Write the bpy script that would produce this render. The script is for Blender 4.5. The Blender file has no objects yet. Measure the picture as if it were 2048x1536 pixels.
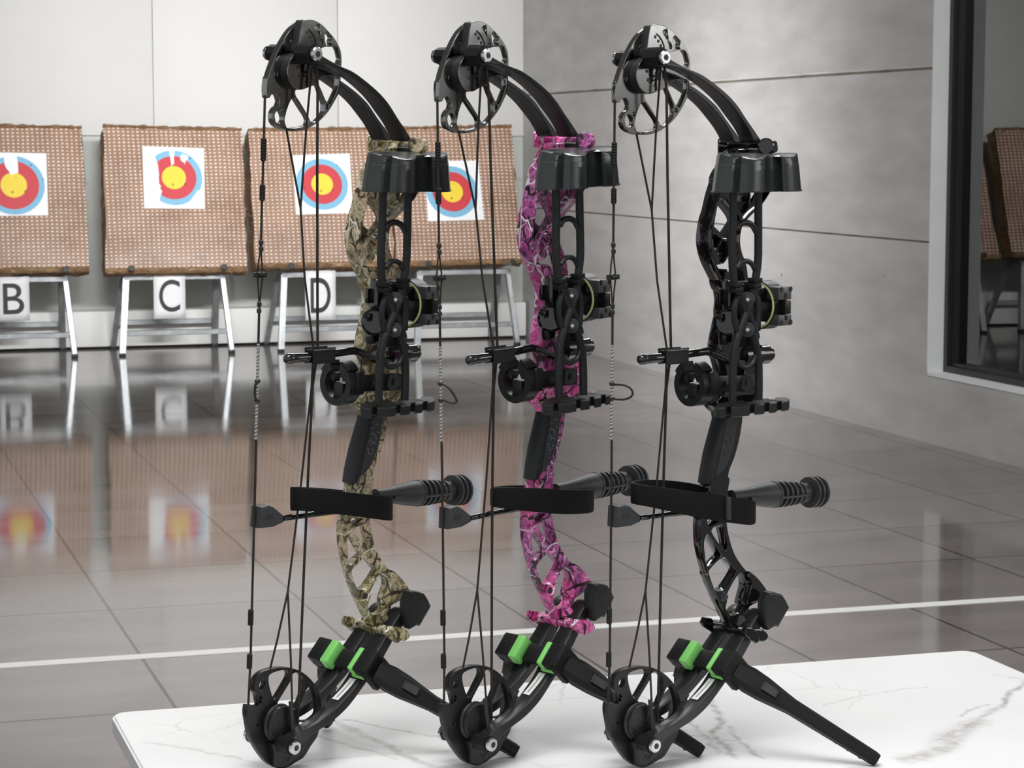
import bpy, bmesh, math, random
from mathutils import Vector, Matrix
random.seed(7)
SC = bpy.context.scene
COL = SC.collection
PI = math.pi
RAD = math.radians

# ------------------------------------------------------------------ camera, world, lamps, exposure
FPX, CX, CY = 4570.0, 1024.0, 768.0
PSI, PIT, ZC, TZ = math.radians(17.3), math.radians(6.0), 1.456, 0.75
FH = Vector((math.sin(PSI), math.cos(PSI), 0)); RT = Vector((math.cos(PSI), -math.sin(PSI), 0))
FW = FH * math.cos(PIT) + Vector((0, 0, -math.sin(PIT))); UP = RT.cross(FW)
CAMP = Vector((0, 0, ZC))
cd = bpy.data.cameras.new('camera'); cam = bpy.data.objects.new('camera', cd); COL.objects.link(cam)
cd.sensor_width = 36.0; cd.lens = FPX / 2048 * 36.0; cd.clip_end = 100
cam.matrix_world = Matrix.Translation(CAMP) @ Matrix((RT, UP, -FW)).transposed().to_4x4()
cd.dof.use_dof = True; cd.dof.focus_distance = 2.65; cd.dof.aperture_fstop = 36
SC.camera = cam
RIGHT_ = 5.24

wd = bpy.data.worlds.new('world'); SC.world = wd; wd.use_nodes = True
wd.node_tree.nodes['Background'].inputs[0].default_value = (0.93, 0.96, 1.0, 1)
wd.node_tree.nodes['Background'].inputs[1].default_value = 0.72

def area(name, loc, aim, sx, sy, power, color=(1, 1, 1)):
    l = bpy.data.lights.new(name, 'AREA'); l.shape = 'RECTANGLE'; l.size = sx; l.size_y = sy; l.energy = power; l.color = color
    o = bpy.data.objects.new(name, l); COL.objects.link(o); o.location = loc
    o.rotation_euler = (Vector(aim) - Vector(loc)).to_track_quat('-Z', 'Y').to_euler()
    return o
def spread(o, deg): o.data.spread = math.radians(deg); return o
spread(area('range_floodlight', (1.6, 7.4, 3.5), (2.4, 16.5, 1.55), 2.4, 0.3, 42), 46)
spread(area('range_floodlight', (3.8, 7.6, 3.5), (3.8, 16.5, 1.55), 1.4, 0.3, 27), 46)
spread(area('wall_fill', (2.4, 12.0, 4.0), (5.24, 12.6, 0.5), 1.6, 0.4, 30), 64)  # unseen fill lamp, added to brighten the concrete wall
area('ceiling_lamp', (0.4, 1.5, 3.9), (0.7, 2.5, 0.75), 2.4, 1.8, 110)
area('ceiling_lamp', (1.8, 8.6, 4.1), (1.8, 8.6, 0.0), 6.0, 0.5, 35)
area('ceiling_lamp', (2.4, 5.6, 4.1), (2.4, 5.6, 0.0), 3.4, 0.8, 150)
area('side_fill', (5.15, 0.7, 2.52), (0.6, 0.7, 2.3), 2.6, 1.5, 42)  # unseen area lamp added for the upper cams to reflect; no window here
area('reveal_fill', (RIGHT_ + 1.2, 8.6, 2.0), (RIGHT_ + 0.27, 10.0, 1.4), 0.4, 0.4, 16)  # unseen fill lamp, added to brighten the reveal strip behind the glass

SC.view_settings.view_transform = 'Standard'; SC.view_settings.look = 'None'
SC.view_settings.exposure = 0.0; SC.view_settings.gamma = 1.0; SC.view_settings.use_curve_mapping = False

# ------------------------------------------------------------------ materials
def newmat(name):
    m = bpy.data.materials.new(name); m.use_nodes = True
    nt = m.node_tree; b = nt.nodes['Principled BSDF']
    return m, nt, b
def N(nt, typ, **kw):
    n = nt.nodes.new(typ)
    for k, v in kw.items():
        if k.startswith('i_'):
            key = k[2:]
            n.inputs[int(key) if key.isdigit() else key.replace('_', ' ')].default_value = v
        else: setattr(n, k, v)
    return n
def L(nt, a, b): nt.links.new(a, b)
def ramp(nt, fac, stops, const=False):
    r = N(nt, 'ShaderNodeValToRGB'); e = r.color_ramp.elements
    if const: r.color_ramp.interpolation = 'CONSTANT'
    while len(e) < len(stops): e.new(0.5)
    for i, (p, c) in enumerate(stops):
        e[i].position = p; e[i].color = (*c, 1) if len(c) == 3 else c
    L(nt, fac, r.inputs[0]); return r
def objco(nt, scale=(1, 1, 1), rot=(0, 0, 0)):
    t = N(nt, 'ShaderNodeTexCoord'); mp = N(nt, 'ShaderNodeMapping')
    mp.inputs['Scale'].default_value = scale; mp.inputs['Rotation'].default_value = rot
    L(nt, t.outputs['Object'], mp.inputs[0]); return mp.outputs[0]
def mix(nt, fac, a, b, mode='MIX'):
    m = N(nt, 'ShaderNodeMix', data_type='RGBA', blend_type=mode)
    for s, v in ((0, fac), (6, a), (7, b)):
        if hasattr(v, 'links'): L(nt, v, m.inputs[s])
        else: m.inputs[s].default_value = v if s == 0 else (*v, 1)
    return m.outputs[2]
def bump(nt, b, h, s=0.3, d=0.001):
    n = N(nt, 'ShaderNodeBump'); n.inputs['Strength'].default_value = s; n.inputs['Distance'].default_value = d
    L(nt, h, n.inputs['Height']); L(nt, n.outputs[0], b.inputs['Normal'])
def simple(name, col, rough=0.5, metal=0.0, spec=0.5, coat=0.0, grain=0.0, var=0.0, gs=900):
    m, nt, b = newmat(name)
    b.inputs['Base Color'].default_value = (*col, 1); b.inputs['Roughness'].default_value = rough
    b.inputs['Metallic'].default_value = metal; b.inputs['Specular IOR Level'].default_value = spec
    b.inputs['Coat Weight'].default_value = coat; b.inputs['Coat Roughness'].default_value = 0.05
    if grain or var:
        no = N(nt, 'ShaderNodeTexNoise', i_Scale=gs, i_Detail=4.0); L(nt, objco(nt), no.inputs[0])
        if grain: bump(nt, b, no.outputs[0], grain, 0.0004)
        if var:
            n2 = N(nt, 'ShaderNodeTexNoise', i_Scale=gs / 20, i_Detail=5.0); L(nt, objco(nt), n2.inputs[0])
            r = ramp(nt, n2.outputs[0], [(0.3, tuple(c * (1 - var) for c in col)), (0.7, tuple(min(1, c * (1 + var)) for c in col))])
            L(nt, r.outputs[0], b.inputs['Base Color'])
    return m
M = {}
M['plastic'] = simple('black_plastic', (0.011, 0.012, 0.012), 0.42, spec=0.35, grain=0.25, var=0.15)
M['hood'] = simple('hood_plastic', (0.019, 0.022, 0.022), 0.22, grain=0.15, var=0.1, gs=500)
M['matte'] = simple('matte_black', (0.008, 0.008, 0.008), 0.55, spec=0.22, grain=0.2, var=0.1)
M['gloss'] = simple('gloss_black', (0.006, 0.006, 0.006), 0.08, spec=0.6, coat=0.3)
M['anod'] = simple('anodised_black', (0.27, 0.27, 0.262), 0.13, metal=1.0)
M['anod_dark'] = simple('anodised_dark', (0.010, 0.010, 0.010), 0.36, spec=0.35)
M['satin'] = simple('satin_grey', (0.085, 0.085, 0.088), 0.35)
M['steel'] = simple('steel', (0.55, 0.55, 0.55), 0.22, metal=1.0)
M['limb'] = simple('limb_black', (0.012, 0.012, 0.0125), 0.36, spec=0.5, grain=0.1, var=0.1)
M['strap'] = simple('leather_black', (0.006, 0.006, 0.0065), 0.7, spec=0.15, grain=0.4, gs=500)
M['string'] = simple('string_dark', (0.022, 0.017, 0.013), 0.65, spec=0.3, grain=0.5, gs=1500)
M['grip'] = simple('grip_polymer', (0.014, 0.0155, 0.017), 0.42, spec=0.35, grain=0.1)
M['grip_mark'] = simple('grip_mark_light', (0.25, 0.26, 0.27), 0.5)
M['grip_mark_dark'] = simple('grip_mark_dark', (0.004, 0.004, 0.004), 0.5)
M['rubber'] = simple('rubber_dark', (0.030, 0.032, 0.034), 0.5, spec=0.4, grain=0.25, gs=600)
M['green'] = simple('green_rubber', (0.25, 0.72, 0.17), 0.45, var=0.12, gs=300)
M['label'] = simple('white_label', (0.8, 0.8, 0.78), 0.5)
M['label_line'] = simple('label_print', (0.25, 0.25, 0.25), 0.5)
M['fiber'] = simple('fibre_yellow', (0.72, 0.80, 0.35), 0.3)
M['lens'] = simple('pale_acrylic', (0.55, 0.57, 0.5), 0.15)
M['paper'] = simple('paper_white', (0.80, 0.81, 0.82), 0.6, var=0.04, gs=200)
M['ink'] = simple('ink_black', (0.02, 0.02, 0.022), 0.5)
M['galv'] = simple('galvanised_steel', (0.40, 0.42, 0.43), 0.38, metal=0.55, grain=0.1, var=0.25, gs=250)
M['cap'] = simple('black_cap', (0.01, 0.01, 0.01), 0.5)
M['hay_edge'] = None

def mat_serving():
    m, nt, b = newmat('twisted_serving')
    co = objco(nt, (1, 1, 1), (0.0, 0.5, 0.0))
    w = N(nt, 'ShaderNodeTexWave', wave_type='BANDS', bands_direction='Z', i_Scale=95.0, i_Distortion=4.0); L(nt, co, w.inputs[0])
    L(nt, ramp(nt, w.outputs[0], [(0.3, (0.10, 0.10, 0.095)), (0.6, (0.42, 0.42, 0.40))]).outputs[0], b.inputs['Base Color'])
    b.inputs['Roughness'].default_value = 0.6
    return m
M['serving'] = mat_serving()

def mat_camo(name, cols, cols2, twig_light, twig_dark, sc=52):
    m, nt, b = newmat(name)
    co = objco(nt, (1, 1, 0.7), (0.3, 0.2, 0.1))
    n1 = N(nt, 'ShaderNodeTexNoise', i_Scale=sc, i_Detail=3.5, i_Roughness=0.6, i_Distortion=1.2); L(nt, co, n1.inputs[0])
    k = len(cols)
    r = ramp(nt, n1.outputs[0], [(0.37 + 0.30 * i / k if i else 0.0, c) for i, c in enumerate(cols)])
    r_b = ramp(nt, n1.outputs[0], [(0.37 + 0.30 * i / len(cols2) if i else 0.0, c) for i, c in enumerate(cols2)])
    nb = N(nt, 'ShaderNodeTexNoise', i_Scale=13.0, i_Detail=2.0); L(nt, objco(nt, (1, 1, 0.7), (0, 0.4, 0)), nb.inputs[0])
    mb = ramp(nt, nb.outputs[0], [(0.46, (0, 0, 0)), (0.53, (1, 1, 1))])
    both = mix(nt, mb.outputs[0], r.outputs[0], r_b.outputs[0])
    v = N(nt, 'ShaderNodeTexVoronoi', feature='F1', i_Scale=sc * 2.2); L(nt, co, v.inputs[0])
    vr = ramp(nt, v.outputs['Color'], [(0.0, (0.55, 0.53, 0.52)), (0.5, (1.0, 1.0, 1.0)), (1.0, (1.35, 1.35, 1.35))])
    c = mix(nt, 0.75, both, vr.outputs[0], 'MULTIPLY')
    for i, (rot, s, col, th) in enumerate((((0.4, 0.9, 0.3), 26, twig_dark, 0.024), ((1.2, -0.5, 0.8), 21, twig_dark, 0.022), ((0.2, 0.35, 1.0), 15, twig_light, 0.012), ((0.6, -0.9, 0.2), 17, twig_light, 0.010))):
        cc = objco(nt, (1.0, 1.0, 0.30) if i % 2 else (0.4, 1, 1.0), rot)
        ad = N(nt, 'ShaderNodeTexNoise', i_Scale=40.0); L(nt, cc, ad.inputs[0])
        mixv = N(nt, 'ShaderNodeMix', data_type='VECTOR', i_0=0.02); L(nt, cc, mixv.inputs[4]); L(nt, ad.outputs['Color'], mixv.inputs[5])
        e = N(nt, 'ShaderNodeTexVoronoi', feature='DISTANCE_TO_EDGE', i_Scale=float(s) * 1.6); L(nt, mixv.outputs[1], e.inputs[0])
        f = ramp(nt, e.outputs[0], [(th * 0.8, (1, 1, 1)), (th * 1.6, (0, 0, 0))])
        mk = N(nt, 'ShaderNodeTexNoise', i_Scale=22.0 + 5 * i); L(nt, objco(nt, (1, 1, 1), (i, 1, 0)), mk.inputs[0])
        mr = ramp(nt, mk.outputs[0], [(0.47, (0, 0, 0)), (0.52, (1, 1, 1))])
        c = mix(nt, mix(nt, 1.0, f.outputs[0], mr.outputs[0], 'MULTIPLY'), c, col)
    L(nt, c, b.inputs['Base Color']); b.inputs['Roughness'].default_value = 0.38
    b.inputs['Coat Weight'].default_value = 0.1
    return m
M['camo_tan'] = mat_camo('camo_woodland', [(0.035, 0.026, 0.014), (0.12, 0.10, 0.04), (0.55, 0.48, 0.30), (0.24, 0.19, 0.085), (0.72, 0.67, 0.50), (0.42, 0.25, 0.11), (0.60, 0.52, 0.34), (0.10, 0.08, 0.04)], [(0.03, 0.024, 0.01), (0.16, 0.14, 0.05), (0.38, 0.31, 0.14), (0.62, 0.56, 0.36), (0.06, 0.05, 0.02), (0.26, 0.22, 0.09)], (0.82, 0.78, 0.64), (0.045, 0.032, 0.018))
M['camo_pink'] = mat_camo('camo_pink', [(0.012, 0.006, 0.010), (0.05, 0.012, 0.035), (0.50, 0.10, 0.38), (0.16, 0.04, 0.13), (0.80, 0.14, 0.42), (0.45, 0.20, 0.45), (0.03, 0.01, 0.02), (0.85, 0.30, 0.60)], [(0.02, 0.006, 0.012), (0.62, 0.05, 0.28), (0.92, 0.16, 0.48), (0.30, 0.02, 0.12), (0.95, 0.30, 0.62), (0.88, 0.12, 0.42)], (0.85, 0.80, 0.82), (0.02, 0.006, 0.012))

def mat_marble():
    m, nt, b = newmat('white_marble')
    co = objco(nt)
    n = N(nt, 'ShaderNodeTexNoise', i_Scale=9.0, i_Detail=8.0, i_Roughness=0.65); L(nt, co, n.inputs[0])
    dv = N(nt, 'ShaderNodeVectorMath', operation='SCALE'); dv.inputs['Scale'].default_value = 0.055
    sub = N(nt, 'ShaderNodeVectorMath', operation='SUBTRACT'); sub.inputs[1].default_value = (0.5, 0.5, 0.5)
    L(nt, n.outputs['Color'], sub.inputs[0]); L(nt, sub.outputs[0], dv.inputs[0])
    ad = N(nt, 'ShaderNodeVectorMath', operation='ADD'); L(nt, co, ad.inputs[0]); L(nt, dv.outputs[0], ad.inputs[1])
    sp = N(nt, 'ShaderNodeSeparateXYZ'); L(nt, ad.outputs[0], sp.inputs[0])
    def math_(op, a, b_=None, clamp=False):
        q = N(nt, 'ShaderNodeMath', operation=op); q.use_clamp = clamp
        for i, v in enumerate((a, b_)):
            if v is None: continue
            if hasattr(v, 'links'): L(nt, v, q.inputs[i])
            else: q.inputs[i].default_value = v
        return q.outputs[0]
    def seg(ax, ay, bx, by, wdt, soft):
        # distance from the warped point to a vein segment
        dx, dy = bx - ax, by - ay; l2 = dx * dx + dy * dy
        px = math_('SUBTRACT', sp.outputs[0], ax); py = math_('SUBTRACT', sp.outputs[1], ay)
        t = math_('DIVIDE', math_('ADD', math_('MULTIPLY', px, dx), math_('MULTIPLY', py, dy)), l2, True)
        qx = math_('SUBTRACT', px, math_('MULTIPLY', t, dx)); qy = math_('SUBTRACT', py, math_('MULTIPLY', t, dy))
        d = math_('SQRT', math_('ADD', math_('MULTIPLY', qx, qx), math_('MULTIPLY', qy, qy)))
        f = math_('SUBTRACT', 1.0, math_('DIVIDE', math_('SUBTRACT', d, wdt), soft), True)
        return math_('MULTIPLY', f, f)
    V = VEINS
    f = None
    for (ax, ay, bx, by, wdt, soft, st) in V:
        s = math_('MULTIPLY', seg(ax, ay, bx, by, wdt, soft), st)
        f = s if f is None else math_('MAXIMUM', f, s)
    e = N(nt, 'ShaderNodeTexVoronoi', feature='DISTANCE_TO_EDGE', i_Scale=11.0); L(nt, ad.outputs[0], e.inputs[0])
    fe = ramp(nt, e.outputs[0], [(0.0, (0.6, 0.6, 0.6)), (0.03, (0, 0, 0))])
    n3 = N(nt, 'ShaderNodeTexNoise', i_Scale=5.0, i_Detail=3.0); L(nt, co, n3.inputs[0])
    msk = ramp(nt, n3.outputs[0], [(0.55, (0, 0, 0)), (0.68, (0.6, 0.6, 0.6))])
    fine = mix(nt, 1.0, fe.outputs[0], msk.outputs[0], 'MULTIPLY')
    n4 = N(nt, 'ShaderNodeTexNoise', i_Scale=60.0, i_Detail=5.0); L(nt, ad.outputs[0], n4.inputs[0])
    brk = ramp(nt, n4.outputs[0], [(0.35, (0.35, 0.35, 0.35)), (0.6, (1, 1, 1))])
    f2 = math_('MULTIPLY', f, brk.outputs[0])
    f3 = math_('MAXIMUM', f2, fine, True)
    base = ramp(nt, n3.outputs[0], [(0.3, (0.80, 0.80, 0.80)), (0.7, (0.86, 0.86, 0.855))])
    L(nt, mix(nt, f3, base.outputs[0], (0.40, 0.37, 0.36)), b.inputs['Base Color'])
    b.inputs['Roughness'].default_value = 0.22
    return m
def vein(pts, wdt, soft, st): return [(*a, *b_, wdt, soft, st) for a, b_ in zip(pts, pts[1:])]
VEINS = (vein([(1.56, 2.66), (1.521, 2.62), (1.432, 2.521), (1.376, 2.471), (1.326, 2.424)], 0.002, 0.008, 0.85) + vein([(1.36, 2.455), (1.30, 2.40), (1.27, 2.36), (1.20, 2.325)], 0.008, 0.020, 0.65)
    + vein([(1.42, 2.53), (1.35, 2.49)], 0.0005, 0.006, 0.6) + vein([(1.094, 2.653), (1.06, 2.544), (1.028, 2.492), (1.025, 2.445), (1.01, 2.391)], 0.0015, 0.008, 0.85)
    + vein([(1.022, 2.556), (1.017, 2.471), (1.006, 2.415)], 0.001, 0.007, 0.6) + vein([(1.06, 2.52), (1.045, 2.44), (1.04, 2.38)], 0.001, 0.007, 0.7) + vein([(1.00, 2.50), (1.05, 2.46)], 0.0005, 0.005, 0.6)
    + vein([(1.212, 2.584), (1.27, 2.618), (1.385, 2.633)], 0.0004, 0.005, 0.45) + vein([(0.60, 2.70), (0.629, 2.69), (0.66, 2.64), (0.718, 2.576), (0.76, 2.55)], 0.001, 0.006, 0.7)
    + vein([(0.603, 2.70), (0.624, 2.618), (0.647, 2.539), (0.669, 2.464)], 0.0035, 0.007, 0.6) + vein([(0.573, 2.64), (0.597, 2.575), (0.64, 2.50)], 0.0008, 0.006, 0.55)
    + vein([(0.37, 2.66), (0.43, 2.60), (0.48, 2.534)], 0.0006, 0.006, 0.5) + vein([(0.506, 2.515), (0.60, 2.528), (0.709, 2.52)], 0.002, 0.012, 0.35) + vein([(1.507, 2.669), (1.54, 2.62)], 0.0005, 0.004, 0.4))
M['marble'] = mat_marble()

def mat_floor():
    m, nt, b = newmat('porcelain_floor_tiles')
    t = N(nt, 'ShaderNodeTexCoord'); mp = N(nt, 'ShaderNodeMapping'); L(nt, t.outputs['Object'], mp.inputs[0])
    mp.inputs['Location'].default_value = (-0.29 + 0.604 * 20, -6.455 + 0.665 * 20, 0)
    br = N(nt, 'ShaderNodeTexBrick', offset=0.0, squash=1.0); L(nt, mp.outputs[0], br.inputs[0])
    br.inputs['Scale'].default_value = 1.0; br.inputs['Brick Width'].default_value = 0.604; br.inputs['Row Height'].default_value = 0.665
    br.inputs['Mortar Size'].default_value = 0.0055; br.inputs['Mortar Smooth'].default_value = 0.2
    br.inputs['Color1'].default_value = (0.178, 0.158, 0.150, 1); br.inputs['Color2'].default_value = (0.215, 0.193, 0.184, 1); br.inputs['Mortar'].default_value = (0.04, 0.032, 0.028, 1)
    n = N(nt, 'ShaderNodeTexNoise', i_Scale=1.6, i_Detail=5.0, i_Roughness=0.5); L(nt, objco(nt, (1, 2.2, 1)), n.inputs[0])
    r = ramp(nt, n.outputs[0], [(0.3, (0.78, 0.78, 0.80)), (0.7, (1.15, 1.14, 1.13))])
    L(nt, mix(nt, 1.0, br.outputs[0], r.outputs[0], 'MULTIPLY'), b.inputs['Base Color'])
    rr = ramp(nt, n.outputs[0], [(0.3, (0.06, 0.06, 0.06)), (0.7, (0.10, 0.10, 0.10))]); L(nt, rr.outputs[0], b.inputs['Roughness'])
    b.inputs['IOR'].default_value = 1.42
    n2 = N(nt, 'ShaderNodeTexNoise', i_Scale=1.6, i_Detail=2.0); L(nt, objco(nt), n2.inputs[0]); bump(nt, b, n2.outputs[0], 0.12, 0.004)
    return m
M['floor'] = mat_floor()

def mat_concrete():
    m, nt, b = newmat('fair_faced_concrete')
    co = objco(nt)
    n = N(nt, 'ShaderNodeTexNoise', i_Scale=0.9, i_Detail=9.0, i_Roughness=0.62); L(nt, objco(nt, (1, 0.16, 1.0)), n.inputs[0])
    r = ramp(nt, n.outputs[0], [(0.30, (0.44, 0.428, 0.418)), (0.5, (0.53, 0.52, 0.51)), (0.72, (0.62, 0.612, 0.60))])
    n2 = N(nt, 'ShaderNodeTexNoise', i_Scale=9.0, i_Detail=6.0); L(nt, objco(nt, (1, 0.3, 1)), n2.inputs[0])
    r2 = ramp(nt, n2.outputs[0], [(0.25, (0.86, 0.86, 0.86)), (0.75, (1.1, 1.1, 1.1))])
    c = mix(nt, 1.0, r.outputs[0], r2.outputs[0], 'MULTIPLY')
    v = N(nt, 'ShaderNodeTexVoronoi', feature='F1', i_Scale=2.6); L(nt, co, v.inputs[0])
    pr = ramp(nt, v.outputs['Distance'], [(0.018, (1, 1, 1)), (0.035, (0, 0, 0))])
    c = mix(nt, pr.outputs[0], c, (0.22, 0.19, 0.16))
    L(nt, c, b.inputs['Base Color']); b.inputs['Roughness'].default_value = 0.6
    bump(nt, b, n2.outputs[0], 0.12, 0.004)
    return m
M['concrete'] = mat_concrete()
M['joint'] = simple('joint_dark', (0.20, 0.17, 0.145), 0.9, var=0.3, gs=100)
M['joint_lip'] = simple('joint_light', (0.52, 0.50, 0.47), 0.8, var=0.2, gs=100)
M['white_wall'] = simple('white_wall', (0.64, 0.634, 0.615), 0.55, var=0.02, gs=40)
M['dado'] = simple('grey_dado', (0.47, 0.49, 0.46), 0.6, var=0.05, gs=40)
M['foam'] = simple('white_foam', (0.76, 0.76, 0.74), 0.6, var=0.03, gs=60)
M['reveal'] = simple('reveal_plaster', (0.80, 0.82, 0.80), 0.6, var=0.05, gs=60)
M['frame'] = simple('window_frame_black', (0.016, 0.017, 0.018), 0.35)
M['ceiling'] = simple('ceiling_paint', (0.55, 0.55, 0.54), 0.8)
M['line'] = simple('floor_tape_white', (0.72, 0.72, 0.70), 0.3, var=0.04, gs=60)
def mat_glass():
    m = bpy.data.materials.new('double_glazing'); m.use_nodes = True; nt = m.node_tree; nt.nodes.remove(nt.nodes['Principled BSDF'])
    g = N(nt, 'ShaderNodeBsdfGlossy', i_Roughness=0.01); t = N(nt, 'ShaderNodeBsdfTransparent'); t.inputs[0].default_value = (0.86, 0.90, 0.88, 1)
    fr = N(nt, 'ShaderNodeFresnel', i_IOR=2.4); mx = N(nt, 'ShaderNodeMixShader'); L(nt, fr.outputs[0], mx.inputs[0]); L(nt, t.outputs[0], mx.inputs[1]); L(nt, g.outputs[0], mx.inputs[2])
    L(nt, mx.outputs[0], nt.nodes['Material Output'].inputs[0]); return m
M['glass'] = mat_glass()

def mat_straw():
    m, nt, b = newmat('woven_straw')
    co = objco(nt)
    wx = N(nt, 'ShaderNodeTexWave', wave_type='BANDS', bands_direction='X', i_Scale=9.5, i_Distortion=0.9, i_Detail=2.0); wx.inputs['Detail Scale'].default_value = 1.5
    wz = N(nt, 'ShaderNodeTexWave', wave_type='BANDS', bands_direction='Z', i_Scale=12.0, i_Distortion=0.9, i_Detail=2.0); wz.inputs['Detail Scale'].default_value = 1.5
    L(nt, co, wx.inputs[0]); L(nt, co, wz.inputs[0])
    g = mix(nt, 1.0, wx.outputs[0], wz.outputs[0], 'MULTIPLY')
    n = N(nt, 'ShaderNodeTexNoise', i_Scale=3.5, i_Detail=7.0, i_Roughness=0.6); L(nt, co, n.inputs[0])
    r = ramp(nt, g, [(0.02, (0.30, 0.175, 0.11)), (0.3, (0.47, 0.30, 0.205)), (0.6, (0.66, 0.50, 0.40)), (0.8, (0.92, 0.86, 0.80))])
    r2 = ramp(nt, n.outputs[0], [(0.32, (0.72, 0.64, 0.58)), (0.5, (0.98, 0.95, 0.93)), (0.7, (1.12, 1.12, 1.14))])
    n3 = N(nt, 'ShaderNodeTexNoise', i_Scale=4.5, i_Detail=8.0, i_Roughness=0.75); L(nt, objco(nt, (1, 1, 1), (0, 0, 1.0)), n3.inputs[0])
    st_ = ramp(nt, n3.outputs[0], [(0.62, (0, 0, 0)), (0.70, (0.8, 0.8, 0.8))])
    n4 = N(nt, 'ShaderNodeTexNoise', i_Scale=30.0, i_Detail=3.0); L(nt, co, n4.inputs[0])
    sparkle = mix(nt, 1.0, ramp(nt, g, [(0.45, (0, 0, 0)), (0.75, (1, 1, 1))]).outputs[0], ramp(nt, n4.outputs[0], [(0.5, (0, 0, 0)), (0.62, (1, 1, 1))]).outputs[0], 'MULTIPLY')  # glints of the shiny straw wrap, painted into the colour
    cc_ = mix(nt, 1.0, r.outputs[0], r2.outputs[0], 'MULTIPLY')
    cc_ = mix(nt, sparkle, cc_, (0.92, 0.90, 0.88))
    L(nt, mix(nt, st_.outputs[0], cc_, (0.26, 0.13, 0.07)), b.inputs['Base Color'])
    b.inputs['Roughness'].default_value = 0.5; b.inputs['Coat Weight'].default_value = 0.25; b.inputs['Coat Roughness'].default_value = 0.3
    bump(nt, b, g, 0.9, 0.012)
    return m
M['straw'] = mat_straw()
def mat_hay():
    m, nt, b = newmat('frayed_straw')
    n = N(nt, 'ShaderNodeTexNoise', i_Scale=16.0, i_Detail=8.0, i_Roughness=0.7, i_Distortion=1.0); L(nt, objco(nt, (1, 1, 3)), n.inputs[0])
    L(nt, ramp(nt, n.outputs[0], [(0.3, (0.16, 0.08, 0.035)), (0.5, (0.38, 0.22, 0.11)), (0.7, (0.62, 0.45, 0.28))]).outputs[0], b.inputs['Base Color'])
    b.inputs['Roughness'].default_value = 0.8; bump(nt, b, n.outputs[0], 1.0, 0.02)
    return m
M['hay'] = mat_hay()
def mat_ring(name, c):
    m, nt, b = newmat(name)
    v = N(nt, 'ShaderNodeTexVoronoi', feature='F1', i_Scale=20.0); L(nt, objco(nt), v.inputs[0])
    f = ramp(nt, v.outputs['Distance'], [(0.13, (1, 1, 1)), (0.2, (0, 0, 0))])
    n = N(nt, 'ShaderNodeTexNoise', i_Scale=7.0); L(nt, objco(nt), n.inputs[0])
    g = ramp(nt, n.outputs[0], [(0.46, (0, 0, 0)), (0.52, (1, 1, 1))])
    k = mix(nt, 1.0, f.outputs[0], g.outputs[0], 'MULTIPLY')
    L(nt, mix(nt, k, c, tuple(x * 0.35 for x in c)), b.inputs['Base Color']); b.inputs['Roughness'].default_value = 0.5
    return m
M['blue'] = mat_ring('ink_blue', (0.17, 0.42, 0.60)); M['red'] = mat_ring('ink_red', (0.52, 0.028, 0.040)); M['yellow'] = mat_ring('ink_yellow', (0.78, 0.58, 0.03))

# ------------------------------------------------------------------ mesh helpers
def finish(me, mat=None, angle=35):
    if mat is not None:
        me.materials.clear(); me.materials.append(mat)
    for p in me.polygons: p.use_smooth = True; p.material_index = 0
    me.set_sharp_from_angle(angle=math.radians(angle))
    return me
def bm_mesh(bm, name='mesh'):
    bmesh.ops.recalc_face_normals(bm, faces=bm.faces)
    me = bpy.data.meshes.new(name); bm.to_mesh(me); bm.free(); return me
def obj(name, me, mat, parent=None, label=None, angle=35):
    me.name = name; finish(me, mat, angle)
    o = bpy.data.objects.new(name, me); COL.objects.link(o)
    if parent: o.parent = parent
    if label: o['label'] = label
    return o
def tag(o, label=None, cat=None, group=None, kind=None):
    for k, v in (('label', label), ('category', cat), ('group', group), ('kind', kind)):
        if v: o[k] = v
    return o
def empty(name, loc=(0, 0, 0), rz=0):
    o = bpy.data.objects.new(name, None); COL.objects.link(o); o.location = loc; o.rotation_euler = (0, 0, rz); o.empty_display_size = 0.05
    return o
def join(*meshes):
    bm = bmesh.new()
    for me in meshes: bm.from_mesh(me)
    return bm_mesh(bm)
def box(x0, x1, y0, y1, z0, z1, bev=0.0):
    bm = bmesh.new(); bmesh.ops.create_cube(bm, size=1.0)
    for v in bm.verts: v.co = Vector(((x0 + x1) / 2 + v.co.x * (x1 - x0), (y0 + y1) / 2 + v.co.y * (y1 - y0), (z0 + z1) / 2 + v.co.z * (z1 - z0)))
    if bev: bmesh.ops.bevel(bm, geom=list(bm.edges), offset=bev, segments=2, affect='EDGES', profile=0.5)
    return bm_mesh(bm)
def catmull(pts, n=4, closed=True):
    out = []; k = len(pts)
    rng = range(k) if closed else range(k - 1)
    for i in rng:
        if closed: p0, p1, p2, p3 = pts[i - 1], pts[i], pts[(i + 1) % k], pts[(i + 2) % k]
        else: p0, p1, p2, p3 = pts[max(i - 1, 0)], pts[i], pts[i + 1], pts[min(i + 2, k - 1)]
        for j in range(n):
            t = j / n
            out.append(tuple(0.5 * (2 * b + (c - a) * t + (2 * a - 5 * b + 4 * c - d) * t * t + (3 * b - a - 3 * c + d) * t ** 3) for a, b, c, d in zip(p0, p1, p2, p3)))
    if not closed: out.append(tuple(pts[-1]))
    return out
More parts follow.
